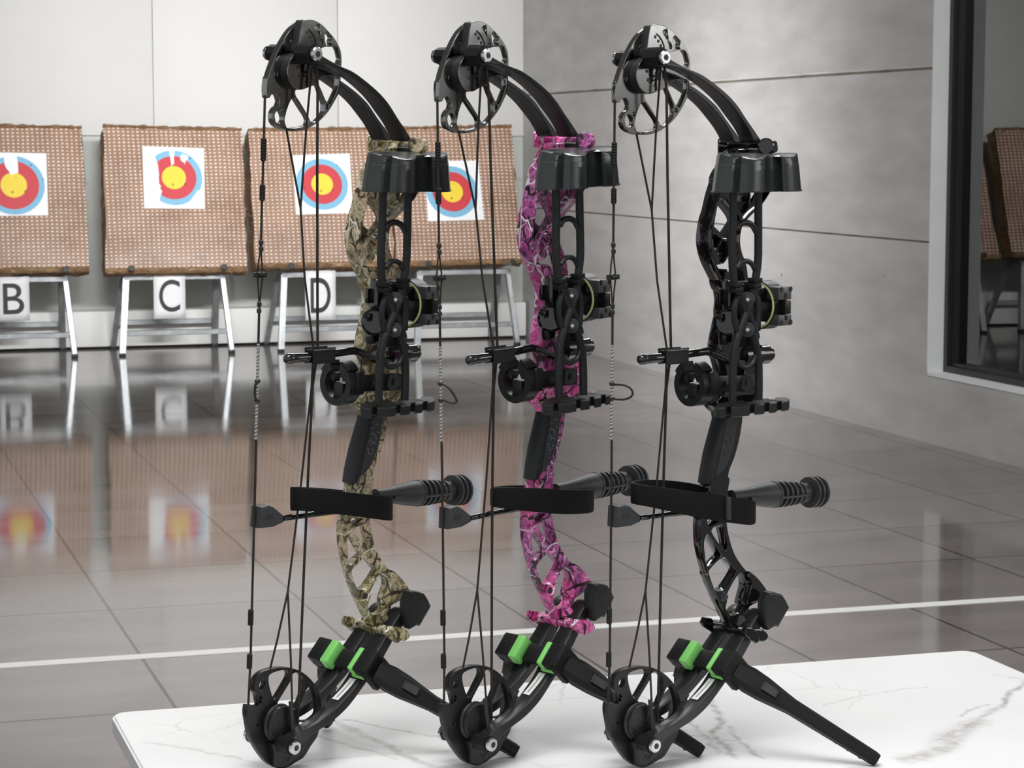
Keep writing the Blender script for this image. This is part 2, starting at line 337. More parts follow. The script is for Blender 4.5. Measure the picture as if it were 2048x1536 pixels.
def inset(pts, d):
    n = len(pts); ar = sum(pts[i][0] * pts[(i + 1) % n][1] - pts[(i + 1) % n][0] * pts[i][1] for i in range(n))
    s_ = 1 if ar > 0 else -1; out = []
    for i in range(n):
        a, p, c = pts[i - 1], pts[i], pts[(i + 1) % n]
        e1 = Vector((p[0] - a[0], p[1] - a[1])); e2 = Vector((c[0] - p[0], c[1] - p[1]))
        if e1.length < 1e-9 or e2.length < 1e-9: out.append(p); continue
        e1.normalize(); e2.normalize(); n1 = Vector((-e1.y, e1.x)) * s_; n2 = Vector((-e2.y, e2.x)) * s_
        m = n1 + n2; m = m.normalized() if m.length > 1e-6 else n1
        k = d / max(0.7, m.dot(n1)); out.append((p[0] + m.x * k, p[1] + m.y * k))
    return out
def plate(outer, holes=(), w0=-0.005, w1=0.005, bev=0.0008, smooth=True, smooth_holes=True):
    """outline in (u, v) metres, extruded across the bow from w0 to w1; returned in bow axes (u, -w, v)"""
    cu = bpy.data.curves.new('c', 'CURVE'); cu.dimensions = '2D'; cu.fill_mode = 'BOTH'
    b = min(bev, (w1 - w0) * 0.45)
    loops = [inset(catmull(outer, 4) if smooth else outer, b)] + [inset(catmull(h, 4) if smooth_holes else h, -b) for h in holes]
    for lp in loops:
        s = cu.splines.new('POLY'); s.points.add(len(lp) - 1); s.use_cyclic_u = True
        for p, q in zip(s.points, lp): p.co = (q[0] * 100, q[1] * 100, 0, 1)
    cu.extrude = ((w1 - w0) / 2 - b) * 100; cu.bevel_depth = b * 100; cu.bevel_resolution = 1
    o = bpy.data.objects.new('c', cu); COL.objects.link(o)
    dg = bpy.context.evaluated_depsgraph_get(); me = bpy.data.meshes.new_from_object(o.evaluated_get(dg))
    bpy.data.objects.remove(o); bpy.data.curves.remove(cu)
    wm = (w0 + w1) / 2
    for v in me.vertices: x, y, z = v.co / 100; v.co = (x, -(z + wm), y)
    return me
def B(p): return Vector((p[0], -p[2], p[1]))          # (u, v, w) -> bow axes
def tube(path, r, seg=10, closed=False, smooth=0, flat=None, cap=True):
    P = [tuple(p) for p in path]
    if smooth: P = catmull(P, smooth, closed)
    P = [B(p) for p in P]; n = len(P); bm = bmesh.new(); rings = []; prev = None
    rr = r if isinstance(r, (list, tuple)) else None
    for i, p in enumerate(P):
        a = P[(i + 1) % n] if (closed or i < n - 1) else P[i]; b_ = P[i - 1] if (closed or i > 0) else P[i]
        t = (a - b_).normalized()
        if prev is None:
            ref = Vector((0, 1, 0)) if abs(t.y) < 0.9 else Vector((1, 0, 0)); nx = (ref - t * ref.dot(t)).normalized()
        else: nx = (prev - t * prev.dot(t)).normalized()
        prev = nx; ny = t.cross(nx)
        rad = rr[min(len(rr) - 1, int(round(i * (len(rr) - 1) / max(1, n - 1))))] if rr else r
        sx, sy = (1, 1) if flat is None else flat
        rings.append([bm.verts.new(p + (nx * math.cos(2 * PI * k / seg) * sx + ny * math.sin(2 * PI * k / seg) * sy) * rad) for k in range(seg)])
    for i in range(n if closed else n - 1):
        A, C = rings[i], rings[(i + 1) % n]
        for k in range(seg): bm.faces.new((A[k], A[(k + 1) % seg], C[(k + 1) % seg], C[k]))
    if not closed and cap: bm.faces.new(rings[0][::-1]); bm.faces.new(rings[-1])
    return bm_mesh(bm)
def cyl(p, q, r, seg=24, bev=0.0): 
    if not bev: return tube([p, q], r, seg)
    d = (Vector(q) - Vector(p)); l = d.length; d.normalize(); k = bev
    P = [Vector(p), Vector(p) + d * k, Vector(q) - d * k, Vector(q)]
    return tube(P, [r - k, r, r, r - k], seg)
def lathe_u(c, prof, seg=28):
    """solid of revolution about the u axis through c; prof = [(du, r)...]"""
    bm = bmesh.new(); rings = []
    for du, r in prof: rings.append([bm.verts.new(B((c[0] + du, c[1] + r * math.sin(2 * PI * k / seg), c[2] + r * math.cos(2 * PI * k / seg)))) for k in range(seg)])
    for A, C in zip(rings, rings[1:]):
        for k in range(seg): bm.faces.new((A[k], A[(k + 1) % seg], C[(k + 1) % seg], C[k]))
    bm.faces.new(rings[0][::-1]); bm.faces.new(rings[-1])
    return bm_mesh(bm)
def loft(rings, cap=True):
    bm = bmesh.new(); R = [[bm.verts.new(B(p)) for p in r] for r in rings]; n = len(R[0])
    for A, C in zip(R, R[1:]):
        for k in range(n): bm.faces.new((A[k], A[(k + 1) % n], C[(k + 1) % n], C[k]))
    if cap: bm.faces.new(R[0][::-1]); bm.faces.new(R[-1])
    return bm_mesh(bm)
def obox(c, ax, ay, az, sx, sy, sz, bev=0.0008):
    """box centred on c with its own axes, all in (u, v, w)"""
    bm = bmesh.new(); bmesh.ops.create_cube(bm, size=1.0)
    ax, ay, az = (Vector(a).normalized() for a in (ax, ay, az))
    for v in bm.verts:
        p = Vector(c) + ax * v.co.x * sx + ay * v.co.y * sy + az * v.co.z * sz; v.co = B(p)
    if bev: bmesh.ops.bevel(bm, geom=list(bm.edges), offset=bev, segments=2, affect='EDGES', profile=0.5)
    return bm_mesh(bm)

# ------------------------------------------------------------------ measuring: outlines read off the photograph become metres in the plane of the part itself,
# which has its own distance, depth (w) and thickness inside its bow
def pose(theta, a, b, x, y, s):
    u = RT * math.cos(theta) + FH * math.sin(theta); w = RT * math.sin(theta) - FH * math.cos(theta)
    base = Matrix((u, -w, Vector((0, 0, 1)))).transposed()
    ca, sa, cb, sb = math.cos(a), math.sin(a), math.cos(b), math.sin(b)
    A = Matrix(((ca, 0, -sa), (0, 1, 0), (sa, 0, ca)))                # roll in the u-v plane
    Lw = Matrix(((1, 0, 0), (0, cb, -sb), (0, sb, cb)))               # lean across the bow
    return Matrix.Translation((x, y, TZ)) @ (base @ Lw @ A).to_4x4() @ Matrix.Scale(s, 4)
POSES = [pose(RAD(49.028), RAD(-0.533), RAD(2.157), 0.50662, 2.50002, 1.00625),
         pose(RAD(47.736), RAD(1.967), RAD(0.831), 0.72315, 2.44778, 1.00372),
         pose(RAD(40.0), 0, 0, 0.90005, 2.38330, 1.0)]
REG = {'A': (1215, 30, 10.24), 'B': (1215, 150, 10.24), 'C': (1380, 260, 8.533), 'D': (1380, 420, 8.533), 'E': (1400, 530, 10.24),
       'G': (1340, 660, 7.877), 'H': (1180, 1320, 7.1125), 'I': (1340, 1280, 8.533), 'J': (1420, 900, 7.877), 'K': (1400, 820, 10.97),
       'R1': (1200, 20, 4.6545), 'R2': (1200, 350, 4.6545), 'R3': (1200, 630, 4.096), 'R4': (1200, 940, 4.096), 'R5': (1180, 1150, 3.4133), 'P': (0, 0, 1)}
def pt(reg, x, y, w, k=2):
    ox, oy, s = REG[reg]; px, py = ox + x / s, oy + y / s
    inv = POSES[k].inverted(); d = FW + RT * ((px - CX) / FPX) - UP * ((py - CY) / FPX)
    o = inv @ CAMP; d = inv.to_3x3() @ d
    t = (-w - o.y) / d.y; q = o + d * t
    return (round(q.x, 5), round(q.z, 5), w)
def tr(reg, pts, w=0.0, k=2): return [pt(reg, x, y, w, k)[:2] for x, y in pts]
def tr3(reg, pts, k=2): return [pt(reg, x, y, w, k) for x, y, w in pts]
def onz(px, py, z, k=2):
    d = FW + RT * ((px - CX) / FPX) - UP * ((py - CY) / FPX); p = CAMP + d * ((z - ZC) / d.z)
    q = POSES[k].inverted() @ p; return (q.x, q.z, -q.y)

# ------------------------------------------------------------------ the room
BACK, RIGHT = 16.55, 5.24
def struct(name, me, mat, parent=None, angle=35):
    o = obj(name, me, mat, parent, angle=angle)
    if parent is None: o['kind'] = 'structure'
    return o
struct('floor', box(-7, RIGHT + 0.3, -3, BACK + 0.3, -0.1, 0), M['floor'])
struct('ceiling', box(-7, RIGHT + 0.3, -3, BACK + 0.3, 4.3, 4.4), M['ceiling'])
wb = struct('wall_back', box(-7, RIGHT + 0.3, BACK, BACK + 0.25, 0, 4.3), M['dado'])
XS = [-7, -1.6, -0.25, 1.1, 2.455, 3.81, RIGHT]
for i in range(len(XS) - 1):
    obj('wall_panel', box(XS[i] + 0.002, XS[i + 1] - 0.002, BACK - 0.022, BACK, 1.515, 4.3, 0.002), M['white_wall'], wb)
struct('baseboard_back', box(-7, RIGHT - 0.02, BACK - 0.16, BACK, 0.012, 0.27, 0.015), M['foam'])
# right wall of cast concrete: three lifts with open joints, a window opening towards the camera
WY, WZ0, WZ1 = 10.0, 0.345, 2.75
bm = bmesh.new()
def quadbox(x0, x1, y0, y1, z0, z1):
    r = bmesh.ops.create_cube(bm, size=1.0)
    for v in r['verts']: v.co = Vector(((x0 + x1) / 2 + v.co.x * (x1 - x0), (y0 + y1) / 2 + v.co.y * (y1 - y0), (z0 + z1) / 2 + v.co.z * (z1 - z0)))
D_ = RIGHT + 0.3
JZ = [0.0, 0.975, 0.985, 1.812, 1.824, 4.3]
for a, b in ((0, 1), (2, 3), (4, 5)): quadbox(RIGHT, D_, WY, BACK, JZ[a], JZ[b])
quadbox(RIGHT, D_, 3.0, WY, 0.0, WZ0); quadbox(RIGHT, D_, 3.0, WY, WZ1, 4.3); quadbox(RIGHT, D_, -3, 3.0, 0, 4.3)
wr = struct('wall_right', bm_mesh(bm), M['concrete'])
obj('joint_filler', box(RIGHT + 0.006, D_, WY + 0.001, BACK, 0.975, 0.985), M['joint'], wr)
obj('joint_filler', box(RIGHT + 0.004, D_, WY + 0.001, BACK, 1.812, 1.824), M['joint'], wr)
# a raised ridge of cement under the upper joint
bm = bmesh.new()
rg = [random.uniform(0.001, 0.0035) for _ in range(90)]
vs = []
for i, h in enumerate(rg):
    y = WY + (BACK - WY) * i / 89
    vs.append([bm.verts.new((RIGHT + 0.001, y, 1.824)), bm.verts.new((RIGHT - h, y, 1.826 + h)), bm.verts.new((RIGHT + 0.001, y, 1.832 + 2 * h))])
for A_, B_ in zip(vs, vs[1:]):
    bm.faces.new((A_[0], A_[1], B_[1], B_[0])); bm.faces.new((A_[1], A_[2], B_[2], B_[1]))
obj('cement_ridge', bm_mesh(bm), M['joint_lip'], wr)
# window reveal and window
rv = box(RIGHT - 0.004, RIGHT + 0.20, WY - 0.012, WY + 0.0, WZ0, WZ1)
struct('trim_1', rv, M['reveal'])
struct('trim_2', box(RIGHT - 0.004, RIGHT + 0.10, 3.0, WY - 0.012, WZ0 - 0.012, WZ0 + 0.004), M['reveal'])
gm = box(0.0, 0.012, -6.98, -0.02, WZ0 + 0.01, WZ1 - 0.01); win = struct('window_1', gm, M['glass']); GX = 0.133
win.location = (RIGHT + GX, WY, 0); win.rotation_euler = (0, 0, RAD(-0.35))
fy = WY - 0.012
fr = join(box(RIGHT + 0.078, RIGHT + 0.20, fy - 0.035, fy, WZ0 + 0.004, WZ1), box(RIGHT + 0.078, RIGHT + 0.20, 3.0, fy - 0.035, WZ0 + 0.004, WZ0 + 0.035),
          box(RIGHT + 0.10, RIGHT + 0.20, fy - 0.055, fy - 0.035, WZ0 + 0.035, WZ1), box(RIGHT + 0.10, RIGHT + 0.20, 3.0, fy - 0.055, WZ0 + 0.035, WZ0 + 0.05))
wf = obj('window_frame', fr, M['frame'], win); wf.matrix_parent_inverse = win.matrix_basis.inverted()
struct('trim_3', box(RIGHT + 0.21, RIGHT + 0.318, WY - 0.010, WY, WZ0, WZ1), M['reveal'])
M['dark'] = simple('dark_box_matte', (0.05, 0.05, 0.055), 0.8)
struct('dark_box', join(box(RIGHT + 2.4, RIGHT + 2.5, 2.9, WY + 0.1, 0, 4.3), box(RIGHT + 0.3, RIGHT + 2.4, WY, WY + 0.1, 0, 4.3), box(RIGHT + 0.3, RIGHT + 2.4, 2.9, 3.0, 0, 4.3), box(RIGHT + 0.3, RIGHT + 2.4, 2.9, WY, -0.1, 0), box(RIGHT + 0.3, RIGHT + 2.4, 2.9, WY, 4.2, 4.3)), M['dark'])  # dark box added behind the glass to shut out the bright world
ln = box(-7, RIGHT, 6.40, 6.46, 0.0, 0.0015); tag(obj('shooting_line', ln, M['line']), 'long white shooting line taped across the tiled floor', 'floor line')

# ------------------------------------------------------------------ targets, stands and letters at the back wall
def hit_plane(px, py, p0, n):
    d = FW + RT * ((px - CX) / FPX) - UP * ((py - CY) / FPX); return CAMP + d * ((p0 - CAMP).dot(n) / d.dot(n))
BY0, BZ0, BY1, BZ1 = 15.74, 0.585, 16.06, 1.585        # front face of the butts: bottom edge to top edge
FN = Vector((0, -(BZ1 - BZ0), (BY1 - BY0))).normalized(); FU = Vector((0, BY1 - BY0, BZ1 - BZ0)).normalized(); FP = Vector((0, BY0, BZ0))
def on_face(px, py): return hit_plane(px, py, FP, FN)
TILT = Matrix((Vector((1, 0, 0)), -FN, FU)).transposed()          # local x = X, y = into the butt, z = up the face
def butt(TL, TRt, BR, BL, label, seed, dark=False):
    rnd = random.Random(seed)
    c = [on_face(*p) for p in (BL, BR, TRt, TL)]
    org = (c[0] + c[1]) / 2; inv = TILT.inverted(); q = [inv @ (p - org) for p in c]
    root = empty('target_butt', org); root.rotation_euler = TILT.to_euler(); tag(root, label, 'archery butt', 'straw target butts along the back wall')
    n = 14; bm = bmesh.new(); loop = []
    for i in range(4):
        a, b = q[i], q[(i + 1) % 4]
        for k in range(n): p = a.lerp(b, k / n); loop.append((p.x + rnd.uniform(-.004, .004), p.z + rnd.uniform(-.004, .004)))
    cx_ = sum(p[0] for p in loop) / len(loop); cz_ = sum(p[1] for p in loop) / len(loop)
    cuts = 12; grid = []
    for r_ in range(cuts + 1):
        row = []
        for s_ in range(cuts + 1):
            t, u = r_ / cuts, s_ / cuts
            p = q[0].lerp(q[1], u).lerp(q[3].lerp(q[2], u), t)
            ed = min(t, 1 - t, u, 1 - u)
            row.append(bm.verts.new((p.x + (rnd.uniform(-.006, .006) if ed == 0 else 0), -0.012 * min(1, ed * 6) + rnd.uniform(-.004, .004), p.z + (rnd.uniform(-.006, .006) if ed == 0 else 0))))
        grid.append(row)
    for r_ in range(cuts):
        for s_ in range(cuts): bm.faces.new((grid[r_][s_], grid[r_][s_ + 1], grid[r_ + 1][s_ + 1], grid[r_ + 1][s_]))
    obj('woven_face', bm_mesh(bm), M['straw'], root, angle=60)
    bm = bmesh.new(); edge = grid = None
    fr_, bk_ = [], []
    for (x, z) in loop:
        fr_.append(bm.verts.new((x + rnd.uniform(-.006, .006), 0.004, z + rnd.uniform(-.006, .006)))); 
        bk_.append(bm.verts.new((x * 1.012 + rnd.uniform(-.012, .012), 0.13, z + rnd.uniform(-.012, .012))))
    m_ = len(loop)
    for i in range(m_): bm.faces.new((fr_[i], fr_[(i + 1) % m_], bk_[(i + 1) % m_], bk_[i]))
    bm.faces.new(bk_)
    obj('straw_body', bm_mesh(bm), M['hay'], root, angle=60)
    # frayed lip along the bottom and rough top
    for (a, b, hh, kk) in ((q[0], q[1], 0.030, 40), (q[3], q[2], 0.012, 40)):
        bm = bmesh.new(); rows = []
        for i in range(kk + 1):
            p = a.lerp(b, i / kk); s = 1 if a is q[0] else -1
            j1, j2 = rnd.uniform(-.006, .006), rnd.uniform(-.008, .008)
            rows.append([bm.verts.new((p.x, -0.004, p.z + s * (hh + j1))), bm.verts.new((p.x, -0.028 + j2, p.z + s * (hh * 0.5))), bm.verts.new((p.x, -0.014, p.z - s * (0.008 + j1))), bm.verts.new((p.x, 0.05, p.z - s * 0.004))])
        for A_, B_ in zip(rows, rows[1:]):
            for k in range(3): bm.faces.new((A_[k], A_[k + 1], B_[k + 1], B_[k]))
        obj('frayed_edge', bm_mesh(bm), M['hay'], root, angle=70)
    bm = bmesh.new()
    for i in range(70):                                           # loose straws at the rim
        side = rnd.choice((0, 1, 2, 3)); a, b = q[side], q[(side + 1) % 4]; p = a.lerp(b, rnd.random())
        d = Vector((rnd.uniform(-1, 1), rnd.uniform(-.4, .2), rnd.uniform(-1, 1))).normalized() * rnd.uniform(.02, .07)
        e = Vector((d.z, 0, -d.x)).normalized() * 0.0016; y0 = rnd.uniform(-.01, .09)
        p = Vector((p.x, y0, p.z)); vs_ = [bm.verts.new(v) for v in (p - e, p + e, p + d)]; bm.faces.new(vs_)
        vs_ = [bm.verts.new(v + Vector((0, 0.0015, 0))) for v in (p - e, p + d, p + e)]; bm.faces.new(vs_)
    tag(obj('loose_straw', bm_mesh(bm), M['hay'], root), kind='stuff')
    return root, org
def disc(c, r0, r1, y0, y1, seg=56, flat=1.0):
    bm = bmesh.new()
    a = [bm.verts.new((c[0] + r1 * math.cos(2 * PI * k / seg), y0, c[1] + r1 * math.sin(2 * PI * k / seg))) for k in range(seg)]
    b = [bm.verts.new((c[0] + r1 * math.cos(2 * PI * k / seg), y1, c[1] + r1 * math.sin(2 * PI * k / seg))) for k in range(seg)]
    bm.faces.new(a)
    for k in range(seg): bm.faces.new((a[k], a[(k + 1) % seg], b[(k + 1) % seg], b[k]))
    return bm_mesh(bm)
def poly_slab(pts, y0, y1):
    bm = bmesh.new(); a = [bm.verts.new((x, y0, z)) for x, z in pts]; b = [bm.verts.new((x, y1, z)) for x, z in pts]; n = len(pts)
    bm.faces.new(a)
    for k in range(n): bm.faces.new((a[k], a[(k + 1) % n], b[(k + 1) % n], b[k]))
    return bm_mesh(bm)
def face(sheet, ctr, radii, label, patches=()):
    o3 = on_face(*ctr); inv = TILT.inverted()
    root = empty('paper_target', o3 + FN * 0.014); root.rotation_euler = TILT.to_euler(); tag(root, label, 'target face', 'paper target faces pinned on the straw butts')
    def lc(p): v = inv @ (on_face(*p) - o3); return (v.x, v.z)
    obj('paper_sheet', poly_slab([lc(p) for p in sheet], -0.004, 0.004), M['paper'], root)
    s = (o3 - CAMP).dot(FW) / FPX
    for i, (nm, r, mt) in enumerate((('blue_ring', radii[2], 'blue'), ('red_ring', radii[1], 'red'), ('yellow_centre', radii[0], 'yellow'))):
        obj(nm, disc((0, 0), 0, r * s * 1.0, -0.0055 - i * 0.0012, -0.003), M[mt], root)
    for pch in patches:
        pp = [lc(p) for p in pch]
        obj('torn_patch', poly_slab(pp, -0.0098, -0.004), M['paper'], root)
    return root
def jag(pts, amp=2.0, n=5, seed=1):
    r = random.Random(seed); out = []
    for a, b in zip(pts, pts[1:] + pts[:1]):
        for k in range(n):
            t = k / n; out.append((a[0] + (b[0] - a[0]) * t + r.uniform(-amp, amp), a[1] + (b[1] - a[1]) * t + r.uniform(-amp, amp)))
    return out
butt((-118, 249), (163, 255), (178, 541), (-112, 546), 'straw target butt above the letter B, cut by the left edge', 1)
butt((206, 252), (482, 259), (495, 541), (212, 545), 'straw target butt above the letter C with pale dots', 2)
butt((497, 259), (777, 257), (789, 531), (511, 534), 'straw target butt above the letter D, behind the tan camouflage bow', 3)
butt((781, 257), (1022, 252), (1045, 524), (792, 531), 'straw target butt nearest the concrete wall, with no letter visible', 4)
face([(-36, 306), (92, 308), (96, 432), (-30, 434)], (27, 372), (26, 50, 61), 'target face with a white tear above its yellow centre, at the left edge',
     [jag([(5, 308), (32, 308), (36, 348), (22, 352), (12, 340)], 1.2, 3, 5)])
face([(284, 294), (407, 298), (409, 419), (288, 418)], (347, 357), (24, 45, 57), 'worn target face with its left side torn to white paper, above the letter C',
     [jag([(288, 312), (306, 306), (313, 322), (318, 345), (316, 366), (322, 382), (320, 400), (310, 412), (292, 400)], 2.0, 4, 8), jag([(337, 300), (348, 298), (347, 330), (342, 334)], 1.0, 3, 9),
      jag([(362, 310), (376, 314), (370, 330), (360, 322)], 2.0, 3, 11), jag([(376, 408), (396, 382), (400, 384), (382, 410)], 0.8, 2, 12)])
face([(584, 312), (698, 309), (705, 427), (591, 431)], (643, 370), (22, 41, 53), 'target face right of the left bow\'s strings, above the letter D')
face([(848, 323), (955, 323), (967, 441), (855, 444)], (903, 385), (22, 41, 53), 'target face partly behind the quiver hood of the tan camouflage bow')

SQ = 0.036
def bar(p, q, s=SQ, s2=None):
    p, q = Vector(p), Vector(q); d = (q - p); l = d.length; d.normalize(); s2 = s2 or s
    ref = Vector((0, 1, 0)) if abs(d.y) < 0.8 else Vector((1, 0, 0)); a = (ref - d * ref.dot(d)).normalized(); b = d.cross(a)
    bm = bmesh.new(); r = bmesh.ops.create_cube(bm, size=1.0)
    for v in bm.verts: v.co = (p + q) / 2 + d * (v.co.z * l) + a * (v.co.x * s) + b * (v.co.y * s2)
    bmesh.ops.bevel(bm, geom=list(bm.edges), offset=0.003, segments=1, affect='EDGES')
    return bm_mesh(bm)
def stand(xl, xr, label):
    root = empty('target_stand', ((xl + xr) / 2, 15.77, 0)); tag(root, label, 'metal stand', 'galvanised stands under the straw butts')
    c = (xl + xr) / 2; ml = lambda x: x - c
    a, b = ml(xl), ml(xr); zt = 0.535
    fl, fr2, tl, trr = (a, 0, 0.02), (b, 0, 0.02), (a + 0.045, 0.09, zt), (b - 0.045, 0.09, zt)
    rl, rr2, ul, ur = (a + 0.015, 0.60, 0.02), (b - 0.015, 0.60, 0.02), (a + 0.05, 0.30, zt), (b - 0.05, 0.30, zt)
    for p, q in ((fl, tl), (fr2, trr), (rl, ul), (rr2, ur)):
        lg = obj('leg', bar(p, q), M['galv'], root)
        foot = Vector(p); obj('foot_cap', box(foot.x - 0.021, foot.x + 0.021, foot.y - 0.021, foot.y + 0.021, 0.0, 0.022, 0.002), M['cap'], lg)
    obj('top_rail', bar((a + 0.03, 0.085, zt), (b - 0.03, 0.085, zt)), M['galv'], root)
    obj('top_rail', bar((a + 0.03, 0.31, zt), (b - 0.03, 0.31, zt)), M['galv'], root)
    obj('cross_rail', bar((a + 0.03, 0.025, 0.155), (b - 0.03, 0.025, 0.155)), M['galv'], root)
    obj('cross_rail', bar((a + 0.035, 0.545, 0.19), (b - 0.035, 0.545, 0.19)), M['galv'], root)
    for x in (a + 0.06, b - 0.06):
        s_ = obj('support_arm', bar((x, 0.36, zt + 0.03), (x, -0.10, zt + 0.075), 0.034), M['galv'], root)
        obj('end_cap', bar((x, -0.10, zt + 0.075), (x, -0.107, zt + 0.0757), 0.037), M['cap'], s_)
stand(1.02, 1.775, 'metal stand carrying letter B, cut by the left edge')
stand(2.10, 2.86, 'metal stand carrying letter C, under the butt with the torn face')
stand(3.21, 3.98, 'metal stand carrying letter D, behind the left bow')
stand(4.20, 4.95, 'metal stand without a letter, nearest the concrete wall')

def letter_card(ch, px0, px1, py0, py1, label):
    yy = 15.825; n = Vector((0, -1, 0)); p0 = Vector((0, yy, 0))
    a = hit_plane(px0, py1, p0, n); b = hit_plane(px1, py0, p0, n)
    root = empty('letter_card', ((a.x + b.x) / 2, yy, (a.z + b.z) / 2)); tag(root, label, 'letter sign', 'white letter cards on the stands')
    w, h = (b.x - a.x) / 2, (b.z - a.z) / 2
    rnd = random.Random(ord(ch)); 
    bm = bmesh.new(); g = []
    for j in range(7):
        row = []
        for i in range(6): row.append(bm.verts.new((-w + 2 * w * i / 5, rnd.uniform(-.002, .002), -h + 2 * h * j / 6)))
        g.append(row)
    for j in range(6):
        for i in range(5): bm.faces.new((g[j][i], g[j][i + 1], g[j + 1][i + 1], g[j + 1][i]))
    sh = obj('paper_sheet', bm_mesh(bm), M['paper'], root, angle=80)
    so = sh.modifiers.new('thickness', 'SOLIDIFY'); so.thickness = 0.0012
    cu = bpy.data.curves.new('t', 'FONT'); cu.body = ch; cu.size = 1.0; cu.extrude = 0.002; cu.offset = 0.003
    to = bpy.data.objects.new('t', cu); COL.objects.link(to); dg = bpy.context.evaluated_depsgraph_get()
    me = bpy.data.meshes.new_from_object(to.evaluated_get(dg)); bpy.data.objects.remove(to)
    xs = [v.co.x for v in me.vertices]; ys = [v.co.y for v in me.vertices]
    sx = 2 * w * 0.66 / (max(xs) - min(xs)); sy = 2 * h * 0.70 / (max(ys) - min(ys))
    for v in me.vertices:
        x, y, z = v.co; v.co = ((x - (max(xs) + min(xs)) / 2) * sx, -0.0045 - z * 0.3, (y - (max(ys) + min(ys)) / 2) * sy)
    obj('letter', me, M['ink'], root)
letter_card('B', -4, 58, 553, 642, 'white card with a black letter B on the left stand')
letter_card('C', 308, 370, 545, 638, 'white card with a black letter C hanging from the stand rail')
letter_card('D', 611, 671, 540, 641, 'white card with a black letter D seen behind the bow strings')

# ------------------------------------------------------------------ table
tx0, tx1, ty0, ty1 = 0.352, 1.552, 2.08, 2.817
def rrect(x0, x1, y0, y1, r, n=7):
    out = []
    for cx_, cy_, a0 in ((x1 - r, y1 - r, 0), (x0 + r, y1 - r, 90), (x0 + r, y0 + r, 180), (x1 - r, y0 + r, 270)):
        for k in range(n + 1):
            a = RAD(a0 + 90 * k / n); out.append((cx_ + r * math.cos(a), cy_ + r * math.sin(a)))
    return out
bm = bmesh.new(); rr_ = rrect(tx0, tx1, ty0, ty1, 0.022); f = bm.faces.new([bm.verts.new((x, y, TZ - 0.022)) for x, y in rr_])
e = bmesh.ops.extrude_face_region(bm, geom=[f])
for v in [g for g in e['geom'] if isinstance(g, bmesh.types.BMVert)]: v.co.z = TZ
edges = [ed for ed in bm.edges if all(abs(v.co.z - TZ) < 1e-6 for v in ed.verts)]
bmesh.ops.bevel(bm, geom=edges, offset=0.003, segments=2, affect='EDGES')
tab = empty('display_table', ((tx0 + tx1) / 2, (ty0 + ty1) / 2, 0)); tag(tab, 'white table with a grey-veined marble top carrying three bows', 'table')
mt_ = bm_mesh(bm)
for v in mt_.vertices: v.co -= Vector(((tx0 + tx1) / 2, (ty0 + ty1) / 2, 0))
top = obj('table_top', mt_, M['marble'], tab)
# marble veins are laid out in room metres: shift the texture by the table's own centre
for n_ in M['marble'].node_tree.nodes:
    if n_.type == 'MAPPING': n_.inputs['Location'].default_value = ((tx0 + tx1) / 2, (ty0 + ty1) / 2, 0)
hw, hd = (tx1 - tx0) / 2 - 0.12, (ty1 - ty0) / 2 - 0.12
for sx in (-1, 1):
    for sy in (-1, 1): obj('leg', box(sx * hw - 0.025, sx * hw + 0.025, sy * hd - 0.025, sy * hd + 0.025, 0, TZ - 0.06, 0.003), M['galv'], tab)
obj('under_frame', join(box(-hw - 0.025, hw + 0.025, -hd - 0.025, -hd + 0.025, TZ - 0.06, TZ - 0.022), box(-hw - 0.025, hw + 0.025, hd - 0.025, hd + 0.025, TZ - 0.06, TZ - 0.022),
    box(-hw - 0.025, -hw + 0.025, -hd + 0.025, hd - 0.025, TZ - 0.06, TZ - 0.022), box(hw - 0.025, hw + 0.025, -hd + 0.025, hd - 0.025, TZ - 0.06, TZ - 0.022)), M['galv'], tab)

# ------------------------------------------------------------------ the compound bow
def mirror_w(me):
    m2 = me.copy()
    for v in m2.vertices: v.co.y = -v.co.y
    m2.flip_normals(); return m2
def dots(reg, ctrs, w, ru, rv, d=0.0006):
    """shallow black holes on a plate whose near face is at w"""
    out = []
    for x, y in ctrs:
        c = pt(reg, x, y, w)
        bm = bmesh.new(); a = [bm.verts.new(B((c[0] + ru * math.cos(2 * PI * k / 14), c[1] + rv * math.sin(2 * PI * k / 14), w + d))) for k in range(14)]
        b = [bm.verts.new(B((c[0] + ru * math.cos(2 * PI * k / 14), c[1] + rv * math.sin(2 * PI * k / 14), w - 0.001))) for k in range(14)]
        bm.faces.new(a)
        for k in range(14): bm.faces.new((a[k], a[(k + 1) % 14], b[(k + 1) % 14], b[k]))
        out.append(bm_mesh(bm))
    return join(*out)
def stroke(reg, pts, w, r): return tube([pt(reg, x, y, w) for x, y in pts], r, 6)

